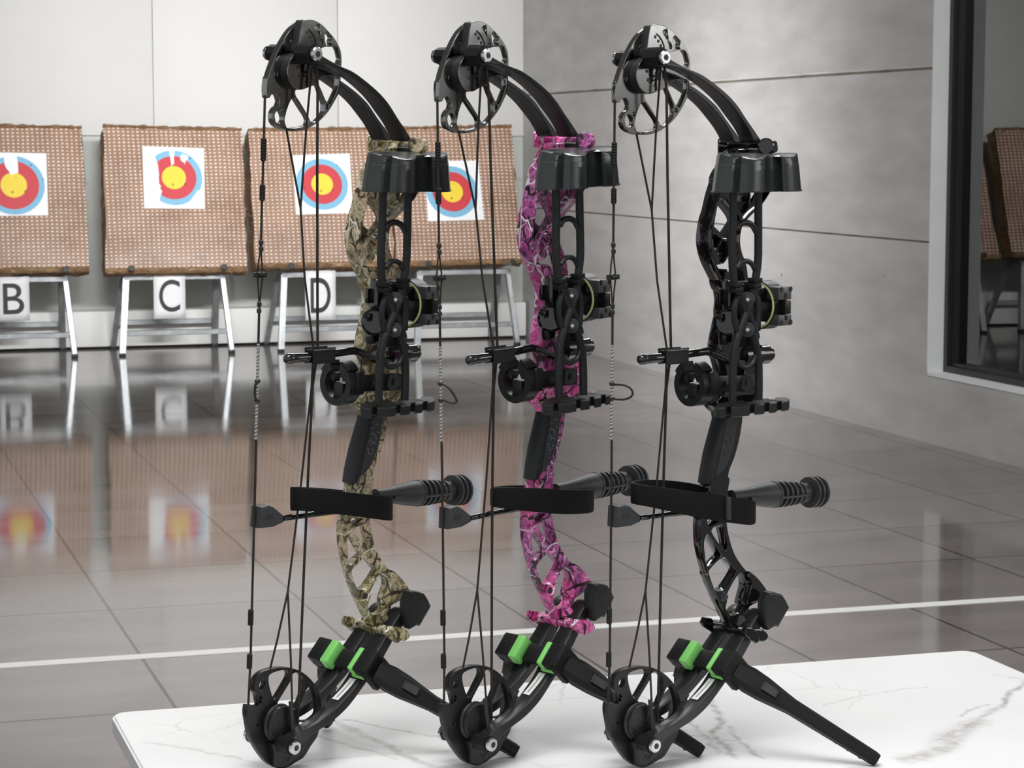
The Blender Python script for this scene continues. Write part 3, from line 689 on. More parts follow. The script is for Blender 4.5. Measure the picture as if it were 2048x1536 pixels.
WC, WM = 0.0035, 0.0150        # near faces of the cam plate and of the raised modules
def build_base():
    root = empty('compound_bow')
    # ---- riser: lower truss, handle section, upper truss, limb rockers
    lowS = plate(tr('R4', [(905, 120), (860, 250), (830, 400), (828, 560), (848, 700), (888, 850), (925, 960), (975, 1080), (1035, 1200), (1080, 1290), (1120, 1335), (1185, 1350), (1200, 1290), (1185, 1200), (1215, 1130), (1290, 1085), (1345, 1045), (1350, 1000), (1300, 915), (1265, 860), (1200, 825), (1110, 700), (1062, 560), (1040, 430), (1042, 300), (1052, 160), (1058, 60), (960, 60)], 0.0065),
        [tr('R4', [(888, 402), (985, 405), (897, 458)], 0.0065), tr('R4', [(915, 502), (995, 452), (1020, 505), (1043, 630), (1018, 650)], 0.0065),
         tr('R4', [(868, 548), (892, 538), (988, 690), (982, 706), (885, 785), (862, 690), (855, 600)], 0.0065),
         tr('R4', [(893, 828), (1008, 718), (1058, 762), (1100, 812), (1112, 840), (1030, 965), (985, 985), (940, 975), (905, 890)], 0.0065),
         tr('R4', [(1125, 868), (1168, 845), (1222, 890), (1238, 960), (1205, 1080), (1162, 1170), (1120, 1190), (1068, 1190), (1034, 1135), (1042, 1080), (1052, 1030), (1050, 1000)], 0.0065)],
        -0.0070, 0.0065, 0.0008)
    boss = cyl(pt('R4', 1000, 1035, -0.008), pt('R4', 1000, 1035, 0.0072), 0.0072, 20, 0.001)
    # the front lug that carries the lower limb pocket
    lug = plate(tr('R4', [(1205, 835), (1275, 862), (1375, 995), (1345, 1060), (1260, 1090), (1200, 1110), (1225, 1000), (1235, 930)], 0.010), [], -0.011, 0.010, 0.002)
    mid = plate(tr('R3', [(985, 772), (1035, 800), (1150, 800), (1172, 830), (1160, 950), (1140, 1050), (1105, 1170), (1060, 1290), (1048, 1440), (1060, 1520), (905, 1510), (892, 1420), (915, 1350), (955, 1200), (985, 1050), (1000, 900)], 0.0085), [], -0.0085, 0.0085, 0.002)
    shelf = plate(tr('P', [(1440, 690), (1462, 600), (1478, 590), (1514, 596), (1518, 640), (1520, 700), (1521, 760), (1516, 800), (1490, 830), (1455, 832), (1432, 812), (1445, 790), (1452, 760), (1448, 730)], 0.010),
        [tr('G', [(1050, 590), (1155, 600), (1160, 690), (1050, 700)], 0.010)], -0.0115, 0.010, 0.002)
    uppr = plate(tr('P', [(1458, 640), (1455, 598), (1450, 572), (1440.5, 552), (1428, 525.5), (1421, 502), (1418.5, 478), (1423, 443), (1430, 420), (1438, 386), (1450, 350), (1463, 320), (1478, 300), (1502, 298), (1530, 300), (1548, 315), (1556, 345), (1545, 378), (1527, 408), (1503, 432), (1488, 450), (1483, 467), (1482, 486), (1486, 507), (1492.5, 523), (1496, 541), (1498, 560), (1500, 585), (1512, 600), (1514, 640)], 0.0115),
        [tr('C', [(515, 1190), (560, 1175), (620, 1200), (680, 1280), (800, 1430), (860, 1545), (810, 1640), (700, 1800), (640, 1860), (560, 1830), (430, 1738), (425, 1640), (455, 1440)], 0.0115),
         tr('C', [(700, 1010), (900, 1020), (1005, 1080), (1008, 1200), (975, 1310), (900, 1395), (840, 1330), (760, 1200), (690, 1110)], 0.0115),
         tr('C', [(610, 800), (720, 640), (900, 560), (1050, 620), (1080, 800), (1040, 980), (900, 960), (700, 950), (600, 930)], 0.0115),
         tr('D', [(405, 335), (440, 350), (515, 430), (520, 485), (435, 640), (400, 500)], 0.0115),
         tr('D', [(478, 740), (560, 535), (610, 610), (628, 700), (622, 800), (535, 890)], 0.0115),
         tr('D', [(600, 1215), (645, 1090), (690, 1200), (715, 1320), (650, 1345)], 0.0115)],
        -0.0115, 0.0115, 0.0022)
    rock_l = plate(tr('R4', [(1045, 1285), (1100, 1262), (1180, 1275), (1215, 1330), (1175, 1372), (1110, 1362), (1060, 1335)], 0.0), [], -0.0365, 0.0335, 0.002)
    ear_l = plate(tr('R4', [(1180, 1330), (1200, 1285), (1250, 1290), (1312, 1345), (1300, 1410), (1275, 1425), (1240, 1400), (1190, 1360)], 0.0365), [], 0.030, 0.0375, 0.0015, smooth=False)
    rock_u = plate(tr('C', [(945, 250), (990, 190), (1080, 185), (1110, 240), (1100, 375), (930, 380)], 0.0), [], -0.0365, 0.0365, 0.002)
    boss_u = cyl(pt('C', 1296, 278, 0.030), pt('C', 1296, 278, 0.0385), 0.0095, 22, 0.0015)
    boss_l = cyl(pt('R4', 1150, 1235, -0.010), pt('R4', 1150, 1235, 0.0085), 0.0075, 14, 0.001)
    riser = obj('riser', join(lowS, boss, lug, mid, shelf, uppr, rock_l, ear_l, mirror_w(ear_l), rock_u, boss_u, mirror_w(boss_u), boss_l), M['gloss'], root)
    obj('riser_hole', cyl(pt('R4', 1000, 1035, 0.006), pt('R4', 1000, 1035, 0.0076), 0.0038, 16), M['cap'], riser)
    # ---- grip
    gp = plate(tr('R3', [(1018, 820), (1128, 826), (1124, 950), (1100, 1100), (1050, 1220), (985, 1305), (945, 1350), (925, 1390), (892, 1388), (905, 1290), (935, 1130), (970, 1000)], 0.0125), [], -0.0075, 0.0125, 0.0028, smooth=False)
    grip = obj('grip', gp, M['grip'], root)
    obj('side_inlay', plate(tr('K', [(600, 185), (820, 165), (790, 420), (740, 720), (640, 1050), (560, 1250), (430, 1400), (350, 1420), (400, 1180), (470, 800), (540, 480)], 0.0125), [], 0.011, 0.0131, 0.0004), M['rubber'], grip)
    marks = [[(660, 330), (720, 325)], [(580, 410), (620, 420)], [(550, 560), (600, 520), (650, 560), (690, 600)], [(700, 480), (740, 530)], [(640, 600), (700, 650), (650, 700)],
             [(510, 720), (570, 660), (600, 740)], [(560, 780), (620, 720), (680, 770)], [(480, 850), (540, 870)], [(510, 900), (540, 1000), (610, 965)], [(600, 870), (640, 900), (610, 930)]]
    obj('grip_emblem', join(*[stroke('K', s_, 0.0132, 0.0003) for s_ in marks]), M['grip_mark_dark'], grip)
    # ---- limbs
    up_out = tr('R1', [(596, 400), (650, 452), (740, 505), (830, 550), (950, 600), (1080, 690), (1200, 790), (1290, 890), (1370, 1010), (1440, 1110), (1500, 1200), (1518, 1228)], 0.034)
    up_in = tr('R1', [(1446, 1235), (1422, 1175), (1375, 1085), (1300, 975), (1235, 890), (1140, 795), (1020, 700), (900, 620), (780, 560), (680, 530), (600, 515), (565, 480), (562, 420)], 0.034)
    lo_out = tr('P', [(1540, 1232), (1505, 1287), (1480, 1330), (1451, 1370), (1421, 1410), (1399, 1432), (1379.6, 1447), (1361, 1458), (1340, 1472), (1322, 1488), (1310, 1503)], 0.034)
    lo_in = tr('P', [(1299, 1500), (1297, 1486), (1308, 1474), (1322, 1463), (1342, 1452), (1363, 1440), (1388, 1421), (1408, 1401), (1434, 1371), (1460, 1329), (1488, 1284), (1522, 1230)], 0.034)
    for oo, ii, lab in ((up_out, up_in, 'upper'), (lo_out, lo_in, 'lower')):
        me = plate(oo + ii, [], 0.004, 0.034, 0.0012)
        tip = Vector(oo[0] if lab == 'upper' else oo[-1])
        for v in me.vertices:                                   # the inner edge steps outwards near the cam
            dd = (Vector((v.co.x, v.co.z)) - tip).length; k_ = max(0.0, min(1.0, (dd - 0.02) / 0.11)); fi_ = 0.0048 if lab == 'upper' else 0.0058; f_ = 0.0165 + (fi_ - 0.0165) * k_
            k2 = max(0.0, min(1.0, dd / 0.20)); g_ = 0.034 - 0.0085 * k2
            w_ = -v.co.y; w_ = f_ + (w_ - 0.004) * (g_ - f_) / 0.030; v.co.y = -w_; v.co.x += 0.84 * (0.034 - g_)
        l1 = obj('limb', me, M['limb'], root); l2 = obj('limb', mirror_w(me), M['limb'], root)
        if lab == 'lower':
            st = tr('P', [(1436, 1366), (1423, 1385), (1409.5, 1401.5), (1400, 1410)], 0.034)
            rows = []
            inn = st
            dirs = []
            for i, p in enumerate(inn):
                a = inn[max(0, i - 1)]; b = inn[min(len(inn) - 1, i + 1)]; t = Vector((b[0] - a[0], b[1] - a[1])).normalized(); dirs.append(Vector((-t.y, t.x)))
            # find the belly line of the limb itself and lay the sticker just proud of it
            P4 = catmull(tr('P', [(1460, 1329), (1434, 1371), (1408, 1401), (1388, 1421)], 0.034), 6, False)
            bm = bmesh.new(); R_ = []
            sel = P4[5:14]
            for i, p in enumerate(sel):
                a = sel[max(0, i - 1)]; b = sel[min(len(sel) - 1, i + 1)]; t = Vector((b[0] - a[0], b[1] - a[1])).normalized(); nn = Vector((t.y, -t.x))
                if nn.x > 0: nn = -nn
                sh = 0.84 * 0.0085 * min(1.0, (Vector(p[:2]) - tip).length / 0.20); R_.append([bm.verts.new(B((p[0] + sh + nn.x * 0.0009, p[1] + nn.y * 0.0009, w))) for w in (0.0135, 0.0235)])
            for A_, B_ in zip(R_, R_[1:]): bm.faces.new((A_[0], A_[1], B_[1], B_[0]))
            sk = obj('sticker', bm_mesh(bm), M['label'], l1, 'white sticker')
            bm = bmesh.new(); R_ = []
            for i, p in enumerate(sel[1:-1]):
                a = sel[i]; b = sel[i + 2]; t = Vector((b[0] - a[0], b[1] - a[1])).normalized(); nn = Vector((t.y, -t.x))
                if nn.x > 0: nn = -nn
                sh = 0.84 * 0.0085 * min(1.0, (Vector(p[:2]) - tip).length / 0.20); R_.append([bm.verts.new(B((p[0] + sh + nn.x * 0.0013, p[1] + nn.y * 0.0013, w))) for w in (0.0178, 0.0192)])
            for A_, B_ in zip(R_, R_[1:]): bm.faces.new((A_[0], A_[1], B_[1], B_[0]))
            obj('printed_line', bm_mesh(bm), M['label_line'], l1)
    # ---- limb pockets (dampener housings) at the riser ends
    pk = plate(tr('R4', [(1352, 1075), (1385, 1005), (1430, 1000), (1500, 1022), (1528, 1065), (1558, 1128), (1500, 1230), (1468, 1290), (1440, 1285), (1388, 1315), (1358, 1270), (1350, 1180)], 0.0365), [], 0.023, 0.0365, 0.003, smooth=False)
    lp = obj('limb_pocket', pk, M['plastic'], root)
    obj('pocket_seam', join(stroke('R4', [(1385, 1062), (1400, 1040), (1480, 1058), (1455, 1100)], 0.0366, 0.0006), dots('R4', [(1383, 1015)], 0.0365, 0.0016, 0.0016)), M['cap'], lp)
    pk2 = plate(tr('C', [(1230, 330), (1330, 300), (1400, 360), (1420, 460), (1300, 620), (1180, 560)], 0.034), [], 0.006, 0.034, 0.003, smooth=False)
    obj('limb_pocket', pk2, M['plastic'], root)
    # ---- upper cam
    up_face = tr('A', [(1000, 195), (1130, 212), (1240, 262), (1330, 330), (1400, 405), (1490, 500), (1570, 605), (1640, 730), (1680, 850), (1695, 1000), (1690, 1130), (1680, 1400), (1660, 1629)], WC) + \
        tr('B', [(1620, 500), (1560, 620), (1480, 760), (1400, 870), (1300, 980), (1200, 1062), (1100, 1130), (1000, 1180), (880, 1213), (750, 1225), (600, 1220), (480, 1180), (380, 1120), (330, 1050), (310, 960), (320, 850), (370, 760), (425, 712), (445, 640), (432, 560), (400, 500), (350, 475), (285, 500), (255, 555), (195, 562), (178, 470), (174, 360), (182, 240), (195, 150)], WC) + \
        tr('A', [(215, 1350), (250, 1230), (330, 1000), (400, 830), (470, 690), (560, 530), (660, 390), (770, 290), (880, 220)], WC)
    holes = [tr('A', [(1250, 800), (1330, 748), (1450, 724), (1560, 724), (1620, 790), (1655, 900), (1668, 1000), (1620, 1060), (1500, 1050), (1300, 1000), (1235, 890)], WC),
        tr('B', [(700, 570), (760, 562), (800, 610), (920, 790), (1028, 960), (1025, 1085), (950, 1125), (800, 1157), (650, 1165), (585, 1130), (562, 1000), (590, 850), (635, 700)], WC),
        tr('B', [(775, 400), (775, 500), (840, 600), (960, 790), (1060, 970), (1095, 1035), (1180, 1030), (1260, 965), (1340, 870), (1365, 790), (1360, 640), (1290, 460), (1215, 270), (1150, 290), (1050, 330), (900, 385)], WC),
        tr('B', [(1240, 260), (1300, 400), (1385, 590), (1440, 640), (1490, 645), (1560, 500), (1610, 380), (1640, 250), (1620, 100), (1400, 100), (1260, 140)], WC),
        tr('B', [(365, 980), (358, 900), (400, 825), (470, 820), (525, 890), (540, 980), (525, 1035), (450, 1078), (390, 1050)], WC)]
    def circ(reg, x, y, rx, ry, w, n=10): return tr(reg, [(x + rx * math.cos(2 * PI * k / n), y + ry * math.sin(2 * PI * k / n)) for k in range(n)], w)
    holes += [circ('B', 362, 80, 30, 46, WC), circ('B', 550, 800, 30, 44, WC), circ('B', 1410, 720, 30, 44, WC), circ('A', 672, 635, 33, 44, WC),
              tr('A', [(1135, 340), (1190, 295), (1225, 300), (1235, 400), (1250, 490), (1180, 470)], WC), tr('A', [(1390, 430), (1490, 540), (1470, 640), (1490, 715), (1390, 715), (1350, 600), (1345, 480)], WC),
              tr('A', [(1235, 525), (1290, 570), (1320, 640), (1310, 690), (1270, 680), (1265, 610)], WC)]
    cam_u = obj('cam', plate(up_face, holes, -0.0045, WC, 0.0007), M['anod'], root, 'upper cam wheel')
    # second web behind the near one, visible through the pockets
    MODP = tr('A', [(880, 245), (960, 215), (1060, 290), (1140, 380), (1200, 480), (1250, 600), (1240, 710), (1180, 775), (1050, 800), (980, 830), (830, 900), (790, 800), (820, 640)], WM)
    mod = plate(tr('A', [(880, 245), (960, 215), (1060, 290), (1140, 380), (1200, 480), (1250, 600), (1240, 710), (1180, 775), (1050, 800), (980, 830), (830, 900), (790, 800), (820, 640)], WM), [], WC, WM - 0.0012, 0.0006)
    mod_p = plate(MODP, [], WM - 0.0012, WM, 0.0004)
    um = obj('cam_module', mod, M['cap'], cam_u); obj('module_plate', mod_p, M['anod'], cam_u)
    c0 = pt('A', 862, 1240, WM)
    disc_ = plate([(c0[0] + 0.0195 * math.cos(2 * PI * k / 24), c0[1] + 0.0195 * math.sin(2 * PI * k / 24)) for k in range(24)], [], WM - 0.0014, WM, 0.0005)
    ud = obj('cable_track', disc_, M['anod'], cam_u)
    obj('track_groove', cyl((c0[0], c0[1], WC - 0.001), (c0[0], c0[1], WM - 0.0014), 0.0193, 40), M['cap'], cam_u)
    obj('peg_hole', join(dots('A', [(978, 448), (1042, 535), (1090, 628)], WM, 0.0014, 0.0018), stroke('A', [(1000, 385), (1060, 440), (1110, 520), (1150, 610), (1160, 680)], WM, 0.0009)), M['cap'], um)
    obj('peg_hole', join(dots('A', [(832, 1328), (895, 1297), (950, 1250), (998, 1190), (1032, 1280), (803, 1150)], WM, 0.0015, 0.0019), stroke('A', [(845, 1385), (985, 1318)], WM, 0.0008), stroke('A', [(945, 1465), (965, 1420), (1005, 1410)], WM, 0.0006)), M['cap'], ud)
    obj('string_peg', join(cyl(pt('B', 420, 615, -0.006), pt('B', 420, 615, 0.002), 0.0022, 12), stroke('B', [(400, 490), (395, 620), (370, 740)], -0.002, 0.0016)), M['cap'], cam_u)
    ax_c = pt('A', 1150, 870, 0.036)
    def axle(c, parent):
        a = obj('axle', join(cyl((c[0], c[1], -0.038), (c[0], c[1], 0.0385), 0.0052, 20, 0.0008), cyl((c[0], c[1], 0.0345), (c[0], c[1], 0.040), 0.0078, 22, 0.0012), cyl((c[0], c[1], -0.040), (c[0], c[1], -0.0345), 0.0078, 22, 0.0012)), M['steel'], parent, 'bright steel axle')
        obj('hex_socket', tube([(c[0], c[1], 0.0395), (c[0], c[1], 0.0403)], 0.0036, 6), M['cap'], parent)
    axle(ax_c, cam_u)
    for w_a, w_b, r_ in ((WM - 0.001, 0.0335, 0.0115), (-0.034, -0.0045, 0.0095)): obj('axle_spacer', cyl((ax_c[0], ax_c[1], w_a), (ax_c[0], ax_c[1], w_b), r_, 8), M['matte'], cam_u)
    # ---- lower cam
    lo_face = tr('H', [(340, 340), (355, 260), (400, 190), (480, 135), (600, 100), (720, 88), (850, 100), (960, 135), (1060, 195), (1150, 280), (1230, 390), (1280, 520), (1303, 650), (1300, 780), (1290, 900), (1262, 1030), (1230, 1110), (1150, 1225), (1060, 1370), (950, 1440), (850, 1500), (760, 1525), (660, 1508), (540, 1430), (430, 1290), (365, 1185), (325, 1120), (295, 1040), (260, 850), (242, 740), (245, 640), (262, 608), (330, 618), (405, 622), (398, 560), (378, 470), (348, 420)], WC)
    lh = [tr('H', [(412, 385), (418, 315), (455, 255), (492, 265), (497, 330), (470, 385), (440, 412)], WC),
        tr('H', [(545, 215), (600, 165), (720, 132), (800, 135), (822, 165), (825, 230), (740, 390), (660, 520), (615, 530), (575, 420), (550, 320)], WC),
        tr('H', [(880, 195), (940, 166), (1010, 215), (1045, 270), (1040, 360), (1045, 420), (1000, 540), (960, 640), (905, 695), (850, 695), (760, 665), (705, 665), (678, 610), (690, 560), (780, 410), (850, 290)], WC),
        tr('H', [(1085, 410), (1135, 372), (1170, 402), (1215, 510), (1240, 620), (1240, 750), (1195, 810), (1120, 855), (1000, 852), (960, 810), (965, 700), (1010, 590)], WC),
        tr('H', [(985, 875), (1060, 885), (1110, 890), (1060, 925), (1010, 942)], WC),
        tr('H', [(408, 540), (432, 545), (452, 570), (438, 590), (415, 585)], WC), tr('H', [(415, 500), (435, 490), (460, 520), (455, 540), (430, 530)], WC),
        circ('H', 600, 1283, 26, 24, WC), circ('H', 1187, 1016, 17, 15, WC), circ('H', 400, 900, 12, 22, WC)]
    cam_l = obj('cam', plate(lo_face, lh, -0.0045, WC, 0.0007), M['anod_dark'], root, 'lower cam wheel')
    c1 = pt('H', 745, 885, WM)
    ld = obj('cable_track', plate([(c1[0] + 0.0195 * math.cos(2 * PI * k / 24), c1[1] + 0.0195 * math.sin(2 * PI * k / 24)) for k in range(24)], [], WC - 0.001, WM, 0.0010), M['anod_dark'], cam_l)
    obj('track_groove', tube([(c1[0] + 0.0197 * math.cos(2 * PI * k / 30), c1[1] + 0.0197 * math.sin(2 * PI * k / 30), 0.0085) for k in range(30)], 0.0022, 8, True), M['cap'], cam_l)
    obj('peg_hole', join(dots('H', [(717, 845), (757, 852), (797, 868), (835, 895), (850, 835)], WM, 0.0013, 0.0019), stroke('H', [(570, 945), (640, 975), (700, 1010), (765, 1065)], WM, 0.0006)), M['cap'], ld)
    lm = obj('cam_module', plate(tr('H', [(640, 1170), (760, 1185), (900, 1085), (1000, 1062), (1100, 1110), (1060, 1240), (1000, 1330), (930, 1400), (850, 1465), (790, 1505), (720, 1500), (690, 1440), (665, 1300)], WM), [], WC, WM, 0.0010), M['anod_dark'], cam_l)
    obj('peg_hole', join(dots('H', [(848, 1310), (803, 1375)], WM, 0.0014, 0.0018), stroke('H', [(820, 1405), (880, 1340), (900, 1290)], WM, 0.0008)), M['cap'], lm)
    axl = pt('H', 912, 1215, 0.036)
    axle(axl, cam_l)
    for w_a, w_b, r_ in ((WM - 0.001, 0.0335, 0.0100), (-0.034, -0.0045, 0.0095)): obj('axle_spacer', cyl((axl[0], axl[1], w_a), (axl[0], axl[1], w_b), r_, 8), M['matte'], cam_l)
    # ---- string and cables
    st = tr3('P', [(1231, 180, 0), (1229.6, 205, 0), (1228.2, 330, 0), (1227.2, 414, 0), (1226.4, 500, 0)])
    s2 = tr3('P', [(1226.4, 500, 0), (1222, 530, 0.0), (1220.5, 553, 0.0), (1223, 585, 0), (1225.2, 622, 0)])
    s3 = tr3('P', [(1226.4, 500, 0), (1229, 530, 0.0), (1231.5, 553, 0.0), (1228, 585, 0), (1225.2, 622, 0)])
    s4 = tr3('P', [(1225.2, 622, 0), (1224.6, 700, 0), (1223, 947, 0), (1221.6, 1100, 0), (1219.5, 1315, 0), (1216.6, 1402, 0), (1216, 1425, 0)])
    bs = obj('bowstring', join(tube(st, 0.00135, 8), tube(s2, 0.0009, 8), tube(s3, 0.0009, 8), tube(s4, 0.00135, 8)), M['string'], root)
    obj('string_serving', tube(tr3('P', [(1224.9, 690, 0), (1222.6, 880, 0)]), 0.0017, 10), M['serving'], bs, 'grey twisted centre serving')
    def silencer(y0, y1):
        x = lambda y: 1229.6 + (y - 205) * (1216.6 - 1229.6) / (1402 - 205)
        P_, R_ = [], []; n = 8
        for i in range(n * 2 + 1):
            y = y0 + (y1 - y0) * i / (n * 2); P_.append(pt('P', x(y), y, 0)); R_.append(0.0020 if (i == 0 or i == n * 2) else (0.0034 if i % 2 else 0.0028))
        return tube(P_, R_, 12)
    for y0, y1 in ((284, 330), (376, 408), (1216, 1248), (1304, 1334)): obj('string_silencer', silencer(y0, y1), M['matte'], bs)
    kn = []
    for x_, y_ in ((1226.6, 490), (1227.0, 503), (1225.2, 612), (1225, 625)):
        c = pt('P', x_, y_, 0); kn.append(cyl((c[0], c[1] - 0.003, 0), (c[0], c[1] + 0.003, 0), 0.0026, 10, 0.0012))
    for k_ in kn: obj('serving_knot', k_, M['cap'], bs)
    c = pt('P', 1226, 554, 0)
    obj('peep_sight', join(cyl((c[0] - 0.0045, c[1], 0.0), (c[0] + 0.0045, c[1], 0.0), 0.0034, 16), cyl((c[0] - 0.006, c[1] + 0.0025, 0), (c[0] - 0.006, c[1] - 0.0025, 0), 0.003, 12), cyl((c[0] + 0.006, c[1] + 0.0025, 0), (c[0] + 0.006, c[1] - 0.0025, 0), 0.003, 12)), M['anod_dark'], bs)
    ca = [tr3('P', [(1328, 125, 0.024), (1333, 178, 0.028), (1335, 350, 0.026), (1341, 660, 0.022), (1342, 700, 0.021), (1333, 776, 0.019), (1327.5, 947, 0.012), (1322, 1150, 0.010), (1316, 1410, 0.009), (1315, 1445, 0.009)])]
    cb = [tr3('P', [(1268, 255, 0.0), (1273, 268, 0.0), (1303.5, 421, 0.010), (1314, 560, 0.016), (1331, 680, 0.021), (1334, 700, 0.021), (1331, 776, 0.018), (1313, 972, 0.012), (1291, 1182, 0.006)]),
          tr3('P', [(1322, 130, 0.018), (1319, 165, 0.018), (1312, 262, 0.014), (1303.5, 421, 0.010)]),
          tr3('P', [(1291, 1182, 0.006), (1272, 1276, 0.003), (1258, 1337, 0.0)]), tr3('P', [(1291, 1182, 0.006), (1299, 1315, 0.014), (1305, 1440, 0.020), (1309, 1488, 0.022)])]
    obj('power_cable', tube(ca[0], 0.0015, 8), M['string'], root)
    cbo = obj('power_cable', join(*[tube(c_, 0.0012, 8) for c_ in cb]), M['string'], root)
    for k_ in (tube(tr3('P', [(1300, 1400, 0.021), (1304, 1440, 0.021), (1309, 1490, 0.024), (1311, 1470, 0.024)]), 0.0024, 8), tube(tr3('P', [(1315, 160, 0.020), (1318, 140, 0.022), (1325, 118, 0.024)]), 0.0022, 8)): obj('cable_yoke_loop', k_, M['cap'], cbo)
    # ---- cable guard rod with its slide
    gr_ = tube(tr3('P', [(1287, 718.5, 0.022), (1340, 712.5, 0.022), (1405, 703.5, 0.022), (1416, 703.5, 0.022), (1430, 708, 0.020), (1462, 722, 0.014), (1490, 724, 0.010)]), 0.0046, 14, smooth=3)
    tip = lathe_u(pt('P', 1287, 718.5, 0.022), [(-0.007, 0.001), (-0.006, 0.0045), (-0.003, 0.0062), (0.001, 0.0062), (0.002, 0.005), (0.003, 0.0055), (0.03, 0.0052)], 20)
    boss2 = lathe_u(pt('P', 1478, 713, 0.004), [(0, 0.006), (0.002, 0.0135), (0.030, 0.0135), (0.033, 0.011), (0.046, 0.011), (0.047, 0.008), (0.052, 0.008)], 24)
    cg = obj('cable_guard_rod', join(gr_, tip, boss2), M['gloss'], root)
    sl0, sl1 = pt('P', 1327, 713, 0.022), pt('P', 1367, 710, 0.022); dv = Vector(sl1) - Vector(sl0)
    obj('cable_slide', join(obox((Vector(sl0) + Vector(sl1)) / 2, dv, (0, 0, 1), dv.cross(Vector((0, 0, 1))), dv.length, 0.013, 0.0135, 0.002), cyl(Vector(sl0) + Vector((0.002, 0, 0)), Vector(sl0) + Vector((0.004, 0.009, 0.0)), 0.0022, 10)), M['plastic'], cg)
    # ---- arrow rest
    rc = pt('G', 360, 862, 0.0)
    def ringseg(r0, r1, du0, du1, a0, a1, n=34, c=rc):
        rings = []
        for i in range(n + 1):
            a = RAD(a0 + (a1 - a0) * i / n); ca_, sa_ = math.cos(a), math.sin(a)
            rings.append([(c[0] + du0, c[1] + r0 * sa_, r0 * ca_ + c[2]), (c[0] + du1, c[1] + r0 * sa_, r0 * ca_ + c[2]), (c[0] + du1, c[1] + r1 * sa_, r1 * ca_ + c[2]), (c[0] + du0, c[1] + r1 * sa_, r1 * ca_ + c[2])])
        return loft(rings)
    ar = obj('arrow_rest', join(ringseg(0.0165, 0.0245, -0.006, 0.012, 112, 112 + 320), ringseg(0.0215, 0.028, -0.005, 0.010, 112, 150, 8), ringseg(0.0215, 0.028, -0.005, 0.010, 40, 72, 8)), M['plastic'], root)
    obj('rest_brush', join(obox((rc[0] + 0.003, rc[1] - 0.008, 0.0), (1, 0, 0), (0, 1, 0), (0, 0, 1), 0.008, 0.018, 0.015, 0.001), obox((rc[0] + 0.003, rc[1] + 0.009, 0.008), (1, 0, 0), (0, 1, -0.6), (0, 0.6, 1), 0.008, 0.010, 0.008, 0.001), obox((rc[0] + 0.003, rc[1] + 0.009, -0.008), (1, 0, 0), (0, 1, 0.6), (0, -0.6, 1), 0.008, 0.010, 0.008, 0.001)), M['cap'], ar)
    p0, p1 = pt('G', 660, 850, 0.020), pt('G', 1330, 835, 0.016)
    arm = obox((Vector(p0) + Vector(p1)) / 2, Vector(p1) - Vector(p0), (0, 1, 0), (0, 0, 1), (Vector(p1) - Vector(p0)).length, 0.019, 0.005, 0.0012)
    blk = obox(pt('G', 660, 840, 0.022), (1, 0, 0), (0, 1, 0), (0, 0, 1), 0.011, 0.026, 0.010, 0.0012)
    arm_o = obj('rest_arm', join(arm, blk, obox(pt('G', 1000, 750, 0.014), (1, 0, 0), (0, 1, 0), (0, 0, 1), 0.05, 0.005, 0.008, 0.001)), M['anod_dark'], ar)
    obj('rest_screw', join(cyl(pt('G', 1210, 830, 0.017), pt('G', 1210, 830, 0.024), 0.0095, 20, 0.001)), M['rubber'], ar)
    obj('arm_slot', join(stroke('G', [(860, 858), (960, 855)], 0.0224, 0.0038), dots('G', [(1225, 830)], 0.0245, 0.003, 0.004)), M['cap'], ar)
    # ---- sight
    sb = obox(pt('E', 620, 720, 0.019), (1, 0, 0), (0, 1, 0), (0, 0, 1), 0.014, 0.046, 0.014, 0.0025)
    bar_ = obox(pt('E', 1010, 620, 0.013), (1, 0, 0), (0, 1, 0), (0, 0, 1), 0.10, 0.017, 0.005, 0.001)
    knob = cyl(pt('E', 560, 1180, 0.014), pt('E', 560, 1180, 0.034), 0.0155, 24, 0.003)
    knob2 = obox(pt('E', 520, 1010, 0.026), (1, 0.5, 0), (-0.5, 1, 0), (0, 0, 1), 0.026, 0.010, 0.012, 0.003)
    sg = obj('sight', join(sb, bar_, knob, knob2, obox(pt('E', 520, 1430, 0.022), (1, 0, 0), (0, 1, 0), (0, 0, 1), 0.014, 0.022, 0.012, 0.003)), M['gloss'], root)
    def blockw(x0, x1, y0, y1, w, dw, bev=0.001):      # face at w traced, extends dw away from the camera side
        a, b = pt('E', x0, y1, w), pt('E', x1, y0, w)
        return obox(((a[0] + b[0]) / 2, (a[1] + b[1]) / 2, w - dw / 2), (1, 0, 0), (0, 1, 0), (0, 0, 1), b[0] - a[0], b[1] - a[1], dw, bev)
    for y_a, y_b in ((440, 720), (1010, 1250)): obj('sight_block', blockw(1612, 1878, y_a, y_b, 0.034, 0.022), M['satin'], sg, 'satin grey elevation block')
    obj('sight_block_hole', join(dots('E', [(1675, 500), (1862, 490), (1672, 1188), (1862, 1170)], 0.0345, 0.0022, 0.0030), stroke('E', [(1755, 580), (1745, 680)], 0.034, 0.0018), stroke('E', [(1760, 1040), (1760, 1120)], 0.034, 0.0018)), M['cap'], sg)
    obj('sight_bar', blockw(1740, 1870, 730, 1010, 0.037, 0.044), M['anod_dark'], sg)
    gc = pt('E', 1175, 820, 0.0)
    obj('pin_guard', ringseg(0.0262, 0.0285, 0.0, 0.020, 0, 360, 48, gc), M['plastic'], sg)
    obj('sight_ring', tube([(gc[0] - 0.001, gc[1] + 0.0262 * math.sin(2 * PI * k / 40), 0.0262 * math.cos(2 * PI * k / 40)) for k in range(40)], 0.0013, 8, True), M['fiber'], sg, 'pale yellow sight ring')
